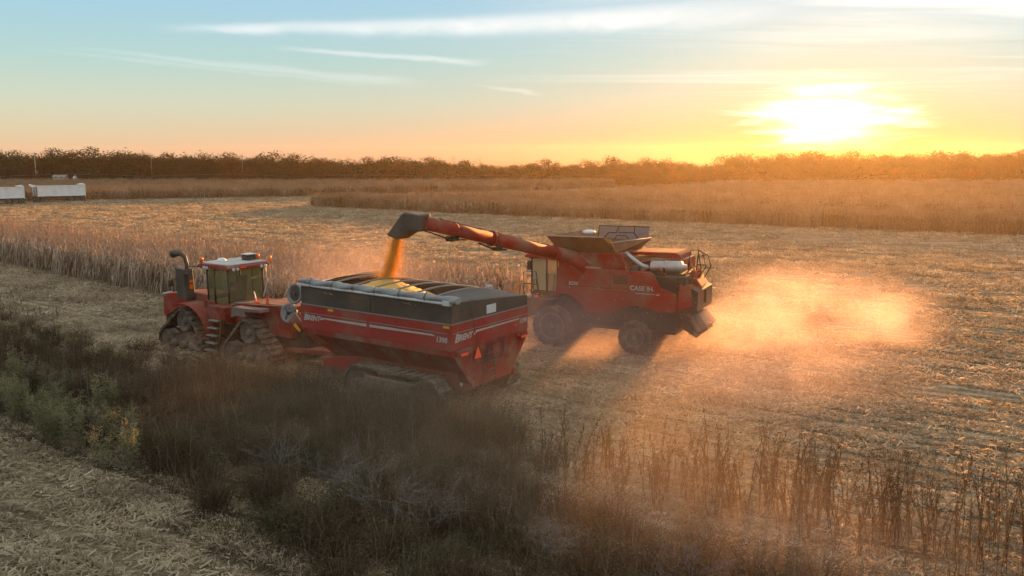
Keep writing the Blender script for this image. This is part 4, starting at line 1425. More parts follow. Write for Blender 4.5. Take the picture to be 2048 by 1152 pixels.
# folding unload auger on the front corner: lower tube with flange, hinged lid ring
b = MB()
q0, q1 = Vector((6.9, .35, .95)), Vector((8.80, 1.75, 2.66))
d = (q1 - q0).normalized()
b.tube([q0, q1], .30, 16)
b.hexa([(6.2, -.6, .75), (7.6, -.6, .75), (7.6, .8, .75), (6.2, .8, .75)], [(6.6, -.5, 1.3), (7.4, -.5, 1.3), (7.4, .6, 1.3), (6.6, .6, 1.3)])
fa = b.build('unload_auger', M['red_low'], CT)
b = MB()
axl = Vector((-0.12, 0.95, 0.22)).normalized()
b.lathe(q1 + Vector((.12, .05, .12)), axl, [(0, .30), (0, .42), (.07, .42), (.07, .32), (.03, .30)], 24)
b.build('flange', M['grey'], fa)
b = MB()
b.lathe(q1 + Vector((.12, .05, .12)), axl, [(.0, .02), (.0, .31), (.02, .31), (.025, .02)], 20); b.lathe(q1 + Vector((.12, .05, .12)), axl, [(.02, .06), (.14, .06)], 10)
for k_ in range(3):
    b.tube([q1 + Vector((.16, .1, .14)), q1 + Vector((.16, .1, .14)) + (Matrix.Rotation(k_ * 2.09, 3, axl) @ axl.orthogonal().normalized()) * .29], .02, 5)
b.build('bearing_spider', M['dark'], fa)
u0 = Vector((8.50, 1.78, 3.62))
b = MB()
ax2 = Vector((-0.05, 0.97, 0.18)).normalized()
b.lathe(u0 - ax2 * .5, ax2, [(0, .28), (.5, .32), (.52, .42), (.60, .42), (.60, .33), (.50, .31)], 24)
ua = b.build('upper_auger', M['grey'], CT, label='upper auger half folded across the cart front, open end facing out')
b = MB()
b.tube([u0 - ax2 * .3, (7.75, -1.2, 3.9), (7.7, -3.0, 4.0)], .29, 14)
b.build('tube', M['red_low'], ua)
b = MB()
b.lathe(u0 + ax2 * .02, ax2, [(0, .30), (.02, .30)], 18); b.tube([u0 + ax2 * .02, u0 + ax2 * .14], .06, 8)
b.build('flighting', M['dark'], ua)
b = MB()
b.box((8.35, 1.72, 2.98), (8.75, 1.9, 3.12)); b.tube([(8.9, 1.9, 3.02), (8.9, 1.65, 3.02)], .06, 8); b.tube([(7.7, 1.9, 2.2), (8.6, 1.85, 2.9)], .03, 6)
b.build('hinge', M['grey'], ua)
b = MB()
b.hexa([(8.20, 1.95, 2.10), (8.50, 1.98, 2.34), (8.52, 1.9, 2.34), (8.22, 1.88, 2.10)], [(8.16, 1.95, 2.20), (8.44, 1.98, 2.44), (8.46, 1.9, 2.44), (8.18, 1.88, 2.20)])
b.build('yellow_grip', M['yellow'], fa)
# corn in the cart and the stream falling into it
M['kernel'] = paint('corn_kernels', (0.86, 0.52, 0.12), 0.6, dust=0.12, scale=22.0, bump=1.0)
b = MB()
nx_, ny_ = 70, 44
for i in range(nx_ + 1):
    for j in range(ny_ + 1):
        x = .12 + (L - .24) * i / nx_; y = -2.26 + 4.52 * j / ny_
        e = rimz(x, y) - .46
        rr2 = math.hypot(x - 5.35, (y + .25) * 1.1)
        pk = max(0, .86 - .36 * rr2) + .10 * math.exp(-((x - 3.0) ** 2 + y * y) / 2)
        b.v.append((x, y, e - .10 + pk + rnd.gauss(0, .02)))
for i in range(nx_):
    for j in range(ny_):
        o = i * (ny_ + 1) + j
        b.face((o, o + ny_ + 1, o + ny_ + 2, o + 1), True)
gh = b.build('corn_heap', M['kernel'])
gh.location = CT.location; gh.rotation_euler = CT.rotation_euler
tag(gh, 'heap of orange yellow shelled corn piled inside the cart under its bows', kind='stuff')
# dark square spout at the end of the combine's auger, set over the cart
iv = CB.matrix_basis.inverted() @ CT.matrix_basis
b = MB()
prof = [(3.50, 6.90), (4.26, 6.97), (4.42, 6.86), (5.20, 6.02), (4.64, 5.88), (3.95, 6.27), (3.50, 6.24)]
b.hexa([iv @ Vector((x, -.78, z)) for x, z in prof], [iv @ Vector((x, -.04, z)) for x, z in prof])
b.build('spout', M['charcoal'], aug, 0.06)
# the falling corn: a curtain of kernels from the spout mouth to the heap
M['kernel_fall'] = leafy('falling_kernels', [(0, (0.82, 0.48, 0.08)), (0.5, (0.92, 0.62, 0.15)), (1, (0.95, 0.78, 0.35))], 0.5, 2.0)
P1 = CT.matrix_basis @ Vector((4.92, -.41, 6.0)); P0 = CT.matrix_basis @ Vector((5.5, -.35, 4.25))
b = MB()
rg = random.Random(9)
for i in range(22000):
    t = rg.random()
    c = P1.lerp(P0, t)
    c.x += (P0.x - P1.x) * (t * (1 - t)) * -0.35; c.y += (P0.y - P1.y) * (t * (1 - t)) * -0.35
    spread = 0.10 + 0.20 * t
    if rg.random() < 0.22:
        spread *= 2.1
    p = c + Vector((rg.gauss(0, spread * .62), rg.gauss(0, spread * .62), rg.gauss(0, .06)))
    s = rg.uniform(.009, .017)
    u = Vector((rg.gauss(0, 1), rg.gauss(0, 1), rg.gauss(0, 1))).normalized() * s
    v = u.cross(Vector((rg.gauss(0, 1), rg.gauss(0, 1), rg.gauss(0, 1)))).normalized() * s
    w_ = u.cross(v).normalized() * s
    o = len(b.v)
    b.v += [tuple(p + u), tuple(p + v), tuple(p - u - v * .6), tuple(p + w_)]
    for q in ((0, 1, 2), (0, 3, 1), (1, 3, 2), (2, 3, 0)):
        b.face([o + e for e in q])
tag(b.build('falling_corn', M['kernel_fall']), 'stream of golden corn kernels pouring from the dark spout into the cart', kind='stuff')
b = MB()                                   # solid heart of the stream
pp = [P1.lerp(P0, t) + Vector(((P0.x - P1.x) * t * (1 - t) * -.35, (P0.y - P1.y) * t * (1 - t) * -.35, 0)) for t in (-.06, .1, .3, .5, .7, .86, 1.02)]
b.tube(pp, [.22, .13, .07, .06, .06, .07, .10], 12)
tag(b.build('corn_stream', M['kernel']), 'dense middle of the golden corn stream falling under the spout', kind='stuff')
# ------------------------------------------------------------------ tracked tractor pulling the cart
tp = CT.matrix_basis @ Vector((12, -.35, 0))
TR = empty('tracked_tractor', tp, R(145.3))
tag(TR, 'red articulated tractor on rubber tracks with a glazed cab pulling the grain cart', 'tractor')


for x0, x1, xd in ((3.7, 6.95, 5.1), (-1.15, 2.05, 0.45)):
    for sd in (1, -1):
        track(TR, x0, x1, xd, sd * 1.25, .76, sd)
b = MB()
b.box((3.4, -.55, .9), (8.0, .55, 1.75)); b.box((-1.9, -.55, .9), (2.0, .55, 1.75)); b.lathe((2.7, 0, .8), (0, 0, 1), [(0, .3), (.9, .3)], 14)
b.box((-2.3, -.5, .6), (-1.8, .5, 1.5)); b.box((-2.6, -.1, .55), (-2.2, .1, .75))
b.build('chassis', M['dark'], TR, .02)
b = MB()
b.prism([(4.1, 1.7), (4.1, 2.62), (5.6, 2.66), (7.6, 2.42), (8.05, 2.2), (8.1, 1.3), (7.9, 1.2), (6.9, 1.7)], -.62, .62)
hood = b.build('hood', M['red'], TR, .06)
b = MB()
for k in range(5):
    b.box((8.04, -.5, 1.4 + .15 * k), (8.12, .5, 1.48 + .15 * k))
b.build('grille', M['dark'], hood)
b = MB()
b.tube([(7.2, .7, 2.52), (7.9, .72, 2.36)], .05, 6)
b.build('handrail', M['pale'], TR)
for sd in (1, -1):
    b = MB()                               # front fender sweeping down behind the track
    arc = [(4.95 + 1.62 * math.cos(a) * 1.02, 1.0 + 1.30 * math.sin(a)) for a in [R(62 + 13.5 * k) for k in range(10)]]
    for i in range(len(arc) - 1):
        (xa, za), (xb, zb) = arc[i], arc[i + 1]
        b.hexa([(xa, sd * .62, za), (xb, sd * .62, zb), (xb, sd * 1.66, zb), (xa, sd * 1.66, za)], [(xa, sd * .62, za - .05), (xb, sd * .62, zb - .05), (xb, sd * 1.66, zb - .05), (xa, sd * 1.66, za - .05)])
    b.build('front_fender', M['red'], TR)
    b = MB()
    b.prism([(1.45, 2.0), (1.35, 2.50), (.55, 2.52), (-.55, 2.56), (-.6, 2.42), (.50, 2.36), (.42, 2.12), (1.1, 2.12)], sd * 1.10, sd * 1.62)
    b.build('rear_fender', M['fender_grey'], TR, .02)
b = MB()                                   # cab floor, steps side
b.prism([(2.2, 1.5), (2.2, 2.40), (4.2, 2.45), (4.2, 1.5)], -1.0, 1.0)
b.prism([(2.1, 1.75), (2.1, 2.36), (3.3, 2.36), (3.3, 1.75)], .99, 1.45)
b.build('cab_base', M['red_low'], TR, .02)
b = MB()
b.tube([(3.05, 1.45, 1.8), (3.25, 1.55, .3)], .03, 6); b.tube([(2.35, 1.45, 1.8), (2.55, 1.55, .3)], .03, 6)
lad = b.build('ladder', M['dark'], TR)
for k in range(5):
    z = 1.72 - .345 * k; x = 2.40 + .06 * k
    b = MB()
    b.box((x, 1.42 + .03 * k, z - .03), (x + .66, 1.66 + .03 * k, z + .02))
    b.build('step', M['grey'], lad, .01)
b = MB()
for x, y in ((2.42, .92), (2.42, -1.02), (3.28, 1.02), (3.28, -1.1), (4.0, .86), (4.0, -.96)):
    b.tube([(x, y, 2.4), (x + (.06 if x > 3.9 else 0), y, 4.02)], .05, 6)
cab = b.build('cab', M['dark'], TR)
for q in ([(2.46, .93, 2.44), (3.24, 1.01, 2.44), (3.24, 1.01, 4.0), (2.46, .93, 4.0)], [(3.32, 1.01, 2.44), (3.98, .87, 2.44), (3.98, .87, 4.0), (3.32, 1.01, 4.0)],
          [(2.41, .86, 2.5), (2.41, -.96, 2.5), (2.41, -.96, 4.0), (2.41, .86, 4.0)], [(4.0, .8, 2.6), (4.0, -.9, 2.6), (4.05, -.9, 4.0), (4.05, .8, 4.0)], [(2.46, -1.03, 2.44), (3.24, -1.1, 2.44), (3.24, -1.1, 4.0), (2.46, -1.03, 4.0)], [(3.32, -1.1, 2.44), (3.98, -.97, 2.44), (3.98, -.97, 4.0), (3.32, -1.1, 4.0)]):
    q = [Vector(p) for p in q]
    nrm = (q[1] - q[0]).cross(q[3] - q[0]).normalized() * .006
    b = MB()
    b.hexa([p - nrm for p in q], [p + nrm for p in q])
    b.build('window', M['glass'], cab)
b = MB()
b.box((2.75, -.35, 2.45), (3.25, .25, 2.9)); b.prism([(2.72, 2.85), (2.62, 3.62), (2.78, 3.62), (2.92, 2.85)], -.33, .23)
b.build('seat', M['seat'], cab, .04)
b = MB()
b.tube([(3.75, -.05, 2.45), (3.5, -.05, 3.1)], .04, 6); b.lathe((3.5, -.05, 3.1), (-.5, 0, 1), [(0, .2), (.03, .2)], 16)
b.build('steering_wheel', M['dark'], cab)
b = MB()
b.box((2.52, -.75, 3.42), (2.56, -.45, 3.5))
b.build('label_plate', M['white'], cab)
b = MB()
b.prism([(2.15, 3.98), (2.12, 4.12), (2.35, 4.22), (4.2, 4.20), (4.45, 4.08), (4.4, 3.98)], -1.22, 1.14)
roof = b.build('roof', M['red'], TR, .05)
b = MB()
b.box((2.26, -1.10, 4.195), (4.2, 1.02, 4.245))
for k in range(7):
    y = -1.0 + .31 * k
    b.box((2.3, y - .03, 4.245), (4.15, y + .03, 4.265))
b.build('roof_panel', M['pale'], roof, .01)
for p in ((2.14, .85, 4.02), (2.14, .62, 4.02), (2.14, -.72, 4.02), (2.14, -.95, 4.02), (3.6, 1.15, 4.03), (3.8, 1.15, 4.03)):
    b = MB()
    b.lathe(p, (-1, 0, -.2) if p[0] < 3 else (0, 1, -.2), [(0, .07), (.06, .08), (.07, .05)], 10)
    b.build('work_light', M['pale'], roof)
b = MB()
b.box((2.105, .15, 4.04), (2.12, .45, 4.10))
b.build('brake_light', M['fluo'], roof)
beacon('beacon', roof, (4.15, 1.05, 4.24), .085, .2)
beacon('beacon', roof, (2.75, -1.05, 4.3), .085, .2)
b = MB()
b.tube([(2.2, -1.15, 4.15), (2.15, -1.3, 4.2), (2.15, -1.3, 4.45)], .05, 6)
b.build('side_marker', M['orange'], roof)
b = MB()
b.ball((3.75, .25, 4.27), .22, 12, 6, (1, 1, .6))
b.build('antenna_dome', M['white'], roof)
b = MB()
b.box((2.75, -.95, 4.26), (3.2, -.45, 4.52))
b.build('air_unit', M['dark'], roof, .03)
b = MB()
b.box((2.73, -.97, 4.52), (3.22, -.43, 4.56))
b.build('air_unit_lid', M['pale'], roof, .01)
b = MB()                                   # exhaust tower with a bent pipe beside the cab
b.prism([(5.35, 2.35), (5.45, 3.80), (6.15, 3.86), (6.10, 2.35)], .62, 1.14)
ex_ = b.build('exhaust_tower', M['charcoal'], TR, .05)
b = MB()
b.tube([(5.55, .88, 3.8), (5.57, .88, 4.1), (5.68, .88, 4.38), (5.95, .88, 4.52), (6.35, .88, 4.50), (6.6, .88, 4.44)], [.09, .09, .10, .13, .17, .19], 12)
b.build('exhaust_pipe', M['dark'], ex_)
b = MB()
for z in (3.15, 2.95, 2.85):
    b.box((5.34, .75, z), (5.37, .92, z + .12))
b.build('marker_light', M['orange'], ex_)
b = MB()
b.tube([(4.3, 1.05, 4.05), (4.7, 1.5, 4.05), (4.75, 1.5, 3.7)], .025, 6); b.box((4.70, 1.36, 3.15), (4.78, 1.64, 3.72))
b.tube([(6.2, .9, 3.3), (6.3, 1.25, 3.28)], .02, 5); b.box((6.27, 1.15, 2.95), (6.33, 1.42, 3.25))
b.build('mirror', M['dark'], TR, .02)
b = MB()                                   # rear frame body and deck
b.prism([(2.1, 1.4), (2.1, 2.48), (.6, 2.56), (-2.0, 2.74), (-2.05, 2.55), (-1.7, 1.3)], -.92, .92)
b.build('rear_body', M['red_low'], TR, .03)
b = MB()
b.prism([(2.05, 2.56), (-2.05, 2.82), (-2.05, 2.78), (2.05, 2.50)], .86, .96)
b.build('deck_rail', M['grey'], TR)
b = MB()
b.box((.55, .93, 2.66), (.25, 1.02, 2.76))
b.build('tail_light', M['fluo'], TR)
b = MB()
b.tube([(1.4, .2, 2.4), (1.5, .25, 3.0)], .03, 6); b.tube([(2.3, -.9, 2.5), (2.38, -1.2, 3.2), (2.35, -1.15, 4.0)], .04, 6)
b.build('hand_post', M['pale'], TR)
slow_sign('slow_vehicle_sign', TR, (-.30, .97, 2.92), (-.92, .38, 0), (0, 0, 1), .46)
b = MB()
for k in range(5):
    z = 1.9 - .2 * k
    b.tube([(-2.0, -.3 + .15 * k, z), (-2.6, -.2 + .1 * k, z - .3), (-3.3, -.1 + .06 * k, 1.1), (-4.2, 0, 1.0)], .025, 5)
b.build('hydraulic_hose', M['dark'], TR)

# ------------------------------------------------------------------ white grain trailers far left
def trailer(x, y, rz, label):
    t_ = empty('grain_trailer', (x, y, 0), rz)
    tag(t_, label, 'trailer', 'white grain trailers parked by the corn')
    b = MB()
    b.hexa([(0, 1.25, 1.22), (8.25, 1.25, 1.22), (8.25, -1.25, 1.22), (0, -1.25, 1.22)], [(0, 1.25, 3.12), (8.25, 1.25, 3.12), (8.25, -1.25, 3.12), (0, -1.25, 3.12)])
    b.build('box', M['white'], t_, .03)
    for k in range(1, 11):
        b = MB()
        b.box((8.25 * k / 11 - .02, 1.25, 1.3), (8.25 * k / 11 + .02, 1.285, 3.08))
        b.build('side_rib', M['white'], t_)
    b = MB()
    b.box((-.04, 1.22, 3.06), (8.3, 1.32, 3.18)); b.box((-.04, 1.22, 1.16), (8.3, 1.32, 1.30)); b.box((-.1, -1.3, 1.0), (.0, 1.3, 3.3)); b.prism([(-.05, 3.15), (.3, 3.15), (1.2, 3.32), (.1, 3.5)], -1.2, 1.25)
    b.prism([(8.3, 3.1), (8.3, 3.2), (9.3, 3.5), (9.45, 3.3), (9.2, 2.9)], -1.2, 1.2)
    b.build('rim_rail', M['white'], t_)
    b = MB()
    b.prism([(8.25, 3.0), (9.2, 3.3), (9.35, 3.2), (9.0, 2.4), (8.9, 1.3), (8.26, 1.2)], -1.15, 1.15)
    b.build('front_wall', M['grey'], t_)
    b = MB()
    b.tube([(8.9, 1.2, 1.2), (9.1, 1.2, 3.2)], .05, 6); b.tube([(8.5, 1.2, 1.2), (8.6, 1.2, 3.1)], .04, 6)
    for k in range(6):
        b.tube([(8.52 + .015 * k, 1.2, 1.4 + .3 * k), (8.93 + .03 * k, 1.2, 1.4 + .3 * k)], .03, 5)
    b.build('ladder', M['pale'], t_)
    b = MB()
    b.hexa([(2.6, .8, .7), (5.1, .8, .7), (5.1, -.8, .7), (2.6, -.8, .7)], [(2.3, 1.2, 1.2), (6.0, 1.2, 1.2), (6.0, -1.2, 1.2), (2.3, -1.2, 1.2)])
    b.build('hopper_gate', M['pale'], t_)
    b = MB()
    b.tube([(5.6, 1.2, 1.2), (5.1, 1.15, .5)], .07, 6); b.tube([(3.4, 1.15, .55), (5.0, 1.15, .55)], .05, 6); b.box((0, -1.1, .85), (9.0, 1.1, 1.15)); b.prism([(9.0, .8), (9.0, 1.0), (10.4, .75), (10.4, .65)], -.3, .3)
    b.build('chassis', M['dark'], t_)
    for x_ in (.45, 1.55, 2.6, 7.35, 8.5):
        for y_ in (1.05, -1.05):
            sd = 1 if y_ > 0 else -1
            b = MB()
            b.lathe((x_, y_, .5), (0, sd, 0), [(-.25, .35), (-.25, .5), (.22, .5), (.25, .42), (.25, .32)], 18)
            wl = b.build('wheel', M['rubber'], t_)
            b = MB()
            b.lathe((x_, y_, .5), (0, sd, 0), [(.1, .31), (.252, .31), (.2, .24), (.12, .2), (.24, .1)], 14)
            b.build('rim', M['steel'], wl)
    return t_


va = math.atan2(163.8 - 169.1, -92.4 + 84.8)
trailer(-84.6, 169.0, va, 'white grain trailer seen whole in front of the far left corn')
trailer(-90.9, 158.9, va, 'white grain trailer cut by the left edge of the view')

# ------------------------------------------------------------------ far field things: pivot, poles, shed
PV = empty('irrigation_pivot', (0, 0, 0))
tag(PV, 'long dark irrigation pipe on wheeled towers stretching over the far corn', 'irrigation pivot')
tow = []
for px_, yw in ((-270, 226), (10, 226), (300, 224), (590, 221), (880, 217), (1085, 214), (1303, 211)):
    tow.append(Vector(((px_ - 1024) / 1700 * (yw * .988 + 1.4), yw, 0)))
for i, q in enumerate(tow):
    b = MB()
    b.tube([q + Vector((-1.5, 0, .3)), q + Vector((0, 0, 3.35)), q + Vector((1.5, 0, .3))], .07, 5); b.tube([q + Vector((-1.6, 0, .5)), q + Vector((1.6, 0, .5))], .06, 5)
    tw_ = b.build('tower', M['dark'], PV)
    for dx in (-1.5, 1.5):
        b = MB()
        b.lathe(q + Vector((dx, -.15, .55)), (0, 1, 0), [(0, .3), (.0, .55), (.3, .55), (.3, .3)], 14)
        b.build('wheel', M['rubber'], tw_)
    if i:
        a = tow[i - 1]
        pts = [a.lerp(q, t) + Vector((0, 0, 3.38 + .55 * math.sin(math.pi * t))) for t in [k / 10 for k in range(11)]]
        b = MB()
        b.tube(pts, .085, 6)
        b.build('pipe', M['dark'], PV)
        b = MB()
        low_ = [a.lerp(q, t) + Vector((0, 0, 3.38 + .55 * math.sin(math.pi * t) - (.75 if 0 < t < 1 else 0))) for t in [k / 6 for k in range(7)]]
        b.tube(low_, .03, 4)
        for k in range(1, 6):
            t = k / 6
            b.tube([low_[k], a.lerp(q, t) + Vector((0, 0, 3.38 + .55 * math.sin(math.pi * t)))], .03, 4)
        b.build('truss', M['dark'], PV)
for px_, topy, lab in ((76, 303, 'tall bare utility pole standing before the dark wood above the trailers'), (307, 306, 'second thinner utility pole against the dark wood'), (488, 308, 'faint third utility pole against the wood')):
    x = (px_ - 1024) / 1700 * 240
    t_ = empty('utility_pole', (x, 241, 0))
    tag(t_, lab, 'utility pole', 'utility poles along the far wood')
    h = 9.2 + (308 - topy) / 7.05
    b = MB()
    b.tube([(0, 0, 0), (.05, 0, h)], [.17 if px_ < 100 else .11, .10 if px_ < 100 else .07], 7)
    b.build('shaft', M['pale_bark' if px_ < 100 else 'pole_wood'], t_)
    b = MB()
    b.box((-.9, -.06, h - .7), (.9, .06, h - .55))
    b.build('crossarm', M['pole_wood'], t_)
    b = MB()
    for dx in (-.8, 0, .8):
        b.lathe((dx, 0, h - .55), (0, 0, 1), [(0, .06), (.1, .08), (.16, .03)], 6)
    b.build('insulator', M['pale'], t_)
    if px_ < 100:
        b = MB()
        b.lathe((.38, 0, 3.6), (0, 0, 1), [(0, .2), (.8, .2)], 10)
        b.build('transformer', M['grey'], t_)
HS = empty('farm_shed', (-126.6, 240.2, 0), R(8))
tag(HS, 'tiny white shed with a grey roof at the foot of the dark wood', 'shed')
b = MB()
b.box((-1.5, -1.2, 0), (1.6, 1.2, 2.9))
hw_ = b.build('wall', M['white'], HS)
b = MB()
b.box((-.9, -1.23, 2.55), (-.5, -1.201, 2.85)); b.box((.5, -1.23, 2.55), (.95, -1.201, 2.85))
b.build('window', M['dark'], hw_)
b = MB()
b.prism([(-1.45, 2.88), (1.45, 2.88), (0, 3.5)], -1.8, 1.9, 'x')
b.build('roof', M['grey'], HS)
TK = empty('farm_tank', (-122.6, 240.4, 0))
tag(TK, 'small white upright tank right of the white shed by the wood', 'tank')
b = MB()
b.lathe((0, 0, 0), (0, 0, 1), [(0, .55), (2.9, .55)], 16)
b.build('body', M['white'], TK)
b = MB()
b.lathe((0, 0, 2.9), (0, 0, 1), [(0, .55), (.25, .35), (.4, .1)], 16)
b.build('lid', M['pale'], TK)
# ------------------------------------------------------------------ rank growth along the ditch in front
M['under'] = leafy('dead_undergrowth', [(0, (0.055, 0.038, 0.025)), (0.4, (0.095, 0.068, 0.042)), (0.75, (0.155, 0.113, 0.070)), (1, (0.27, 0.21, 0.13))], 0.3, 0.45, obj_random=0.45)
M['green'] = leafy('late_green_leaf', [(0, (0.045, 0.052, 0.026)), (0.5, (0.080, 0.088, 0.045)), (1, (0.13, 0.135, 0.07))], 0.35, 0.5)
M['goldenrod'] = leafy('goldenrod_gone_over', [(0, (0.12, 0.115, 0.055)), (0.5, (0.22, 0.205, 0.11)), (1, (0.34, 0.31, 0.18))], 0.35, 0.7)
M['twig'] = paint('grey_twig', (0.16, 0.135, 0.12), 0.9, dust=0.1)
M['weed'] = leafy('dead_weed', [(0, (0.060, 0.042, 0.027)), (0.5, (0.105, 0.075, 0.045)), (1, (0.18, 0.135, 0.07))], 0.3, 0.6)
M['straw'] = leafy('bleached_stem', [(0, (0.16, 0.115, 0.07)), (0.5, (0.28, 0.21, 0.13)), (1, (0.42, 0.34, 0.23))], 0.2, 0.8)
ru = random.Random(31)


def bramble(m_leaf, h, rad, nl, ntw, lf):
    mb = MB()
    tips = []
    for i in range(ntw):                    # arching stems
        a = ru.uniform(0, 6.28); r0 = rad * .5 * ru.random()
        p = Vector((r0 * math.cos(a), r0 * math.sin(a), 0)); a2 = a + ru.gauss(0, .7)
        e = rad * ru.uniform(.3, 1.0); hh = h * ru.uniform(.45, 1.0)
        m1 = p + Vector((math.cos(a2) * e * .4, math.sin(a2) * e * .4, hh * .75)); m2 = p + Vector((math.cos(a2) * e, math.sin(a2) * e, hh))
        mb.tube([p, m1, m2], [.010, .007, .003], 3, False, False)
        tips += [p.lerp(m1, ru.uniform(.4, 1)), m1.lerp(m2, ru.random()), m2]
    for i in range(nl):
        c = ru.choice(tips) + Vector((ru.gauss(0, .14), ru.gauss(0, .14), ru.gauss(0, .13)))
        c.z = max(c.z, .03)
        u = Vector((ru.gauss(0, 1), ru.gauss(0, 1), ru.gauss(0, .7))).normalized() * lf * ru.uniform(.5, 1.3)
        v = u.cross(Vector((ru.gauss(0, 1), ru.gauss(0, 1), ru.gauss(0, 1)))).normalized() * lf * ru.uniform(.18, .4)
        mb.poly([c - u * .6, c + v, c + u * .7, c - v])
    mb.mi = 1
    for i in range(6):                      # last year's bleached stems sticking out
        a = ru.uniform(0, 6.28); r0 = rad * ru.random()
        p = Vector((r0 * math.cos(a), r0 * math.sin(a), 0)); hh = h * ru.uniform(.7, 1.35)
        e = p + Vector((ru.gauss(0, .22), ru.gauss(0, .22), hh))
        mb.tube([p, p.lerp(e, .5) + Vector((ru.gauss(0, .05), ru.gauss(0, .05), 0)), e], [.007, .006, .003], 3, False, False)
        for q in range(ru.randrange(0, 3)):
            c = p.lerp(e, ru.uniform(.6, 1)); d = c + Vector((ru.gauss(0, .12), ru.gauss(0, .12), ru.uniform(.02, .14)))
            mb.tube([c, d], [.004, .002], 3, False, False)
    return mb.mesh('bramble', [m_leaf, M['straw']])


und = [bramble(M['under'], h, r, n, t_, lf) for h, r, n, t_, lf in ((1.15, .9, 400, 70, .060), (.95, 1.0, 420, 70, .050), (1.35, .8, 360, 80, .055), (.75, .9, 380, 60, .045), (1.05, .9, 420, 90, .040))]
und += [bramble(M['green'], 1.0, .8, 560, 40, .06), bramble(M['green'], .7, .8, 480, 30, .05)]
pts = []
UND = [(-46, 52), (-30, 38.5), (-24, 33.4), (-17.9, 29.2), (-10.6, 23.6), (-5.0, 18.2), (-2.6, 15.2), (-1, 12.5), (14, 12.5), (11.5, 15.0), (6, 17.3), (1.4, 20.6), (-1.4, 25.0), (-5.6, 28.2), (-12.0, 32.2), (-25, 41.0), (-40, 53.5)]
for x, y in fill(UND, 2.1, ru, lambda x, y: inview(x, y)):
    d_in = 1.0
    k = ru.randrange(5) if ru.random() < .78 else 5 + ru.randrange(2)
    pts.append(((x, y, 0), ru.uniform(0, 6.28), ru.uniform(.62, 1.0), k))
scatter('undergrowth', pts, und, 'dark brown brambles and dead grass filling the ditch in front of the machines')
# thinner low growth reaching from the ditch up to the tracks and wheels
pts = []
for x, y in fill([(-46, 53), (-30, 41), (-25, 39.5), (-12.6, 30.6), (-6.0, 26.5), (-1.8, 24.0), (1.5, 21), (2.5, 23.5), (-1.0, 27.2), (-5.2, 30.2), (-10.8, 34.4), (-17.5, 39.5), (-27, 45.5), (-40, 56)], .8, ru, lambda x, y: inview(x, y)):
    pts.append(((x, y, 0), ru.uniform(0, 6.28), ru.uniform(.35, .8), ru.randrange(5)))
scatter('low_growth', pts, und, 'low dead weeds between the ditch and the tractor tracks')
# grass on the edges of the ditch
gp = []
for k in range(4):
    mb = MB()
    for i in range(70):
        a = ru.uniform(0, 6.28); r = .45 * math.sqrt(ru.random())
        strip(mb, (r * math.cos(a), r * math.sin(a), 0), (math.cos(a + ru.gauss(0, 1)), math.sin(a + ru.gauss(0, 1))), ru.uniform(.2, .55), .012, ru.uniform(.2, .8), ru, 2)
    gp.append(mb.mesh('grass_tuft', M['under'] if k < 3 else M['green']))
pts = []
for x, y in fill([(-46, 50), (-24.5, 32.6), (-18.3, 28.3), (-10.8, 22.7), (-5.2, 17.3), (-2.8, 14.2), (-1, 12.5), (14, 12.5), (11.8, 15.8), (6.3, 18.3), (1.6, 21.4), (-1.3, 25.2), (-5.6, 28.0), (-12.2, 32.2), (-25, 42), (-41, 55)], 2.6, ru, lambda x, y: inview(x, y)):
    pts.append(((x, y, 0), ru.uniform(0, 6.28), ru.uniform(.7, 1.4), ru.randrange(4)))
scatter('dead_grass', pts, gp, 'thin dead grass between the brambles and along the ditch edge')


# tall dead weeds standing in a thin line before the stubble
def weed_parts(h0, rr):
    st = MB(); lv = MB(); sh = MB()
    for stem in range(rr.choice((1, 1, 2, 2, 3))):
        h = h0 * (1.0 if stem == 0 else rr.uniform(.45, .95))
        bx, by = (0, 0) if stem == 0 else (rr.gauss(0, .16), rr.gauss(0, .16))
        bend = (rr.gauss(0, .12), rr.gauss(0, .12)); crook = rr.gauss(0, .06)
        def at(s):
            return Vector((bx + bend[0] * h * s * s + crook * math.sin(s * 4), by + bend[1] * h * s * s, h * s))
        snapped = stem > 0 and rr.random() < .2
        top = .6 if snapped else 1
        st.tube([at(0), at(.35 * top), at(.7 * top), at(top)], [.009, .008, .006, .003], 4, False)
        if snapped:
            e = at(top) + Vector((rr.gauss(0, .2), rr.gauss(0, .2), -.15)) * h * .5
            st.tube([at(top), e], [.004, .003], 3, False, False)
            continue
        br = [at(1)]
        for i in range(rr.randrange(5, 10)):
            s = rr.uniform(.45, .97); a = rr.uniform(0, 6.28); L_ = h * rr.uniform(.05, .15)
            e = at(s) + Vector((math.cos(a) * L_ * .6, math.sin(a) * L_ * .6, L_))
            st.tube([at(s), e], [.005, .002], 3, False, False)
            br.append(e)
        for i in range(int(13 * h)):
            s = rr.uniform(.10, .95) ** .8; a = rr.uniform(0, 6.28)
            strip(lv, at(s), (math.cos(a), math.sin(a)), rr.uniform(.04, .14), rr.uniform(.012, .034), rr.uniform(1.0, 2.4), rr, 2, rr.uniform(-1.4, 1.4))
        for e in br:
            for q in range(rr.randrange(1, 4)):
                c = e + Vector((rr.gauss(0, .025), rr.gauss(0, .025), rr.gauss(0, .03)))
                sh.ball(c, rr.uniform(.009, .019), 5, 3)
    return st.mesh('stem', M['weed']), lv.mesh('foliage', M['weed']), sh.mesh('seed_head', M['weed'])


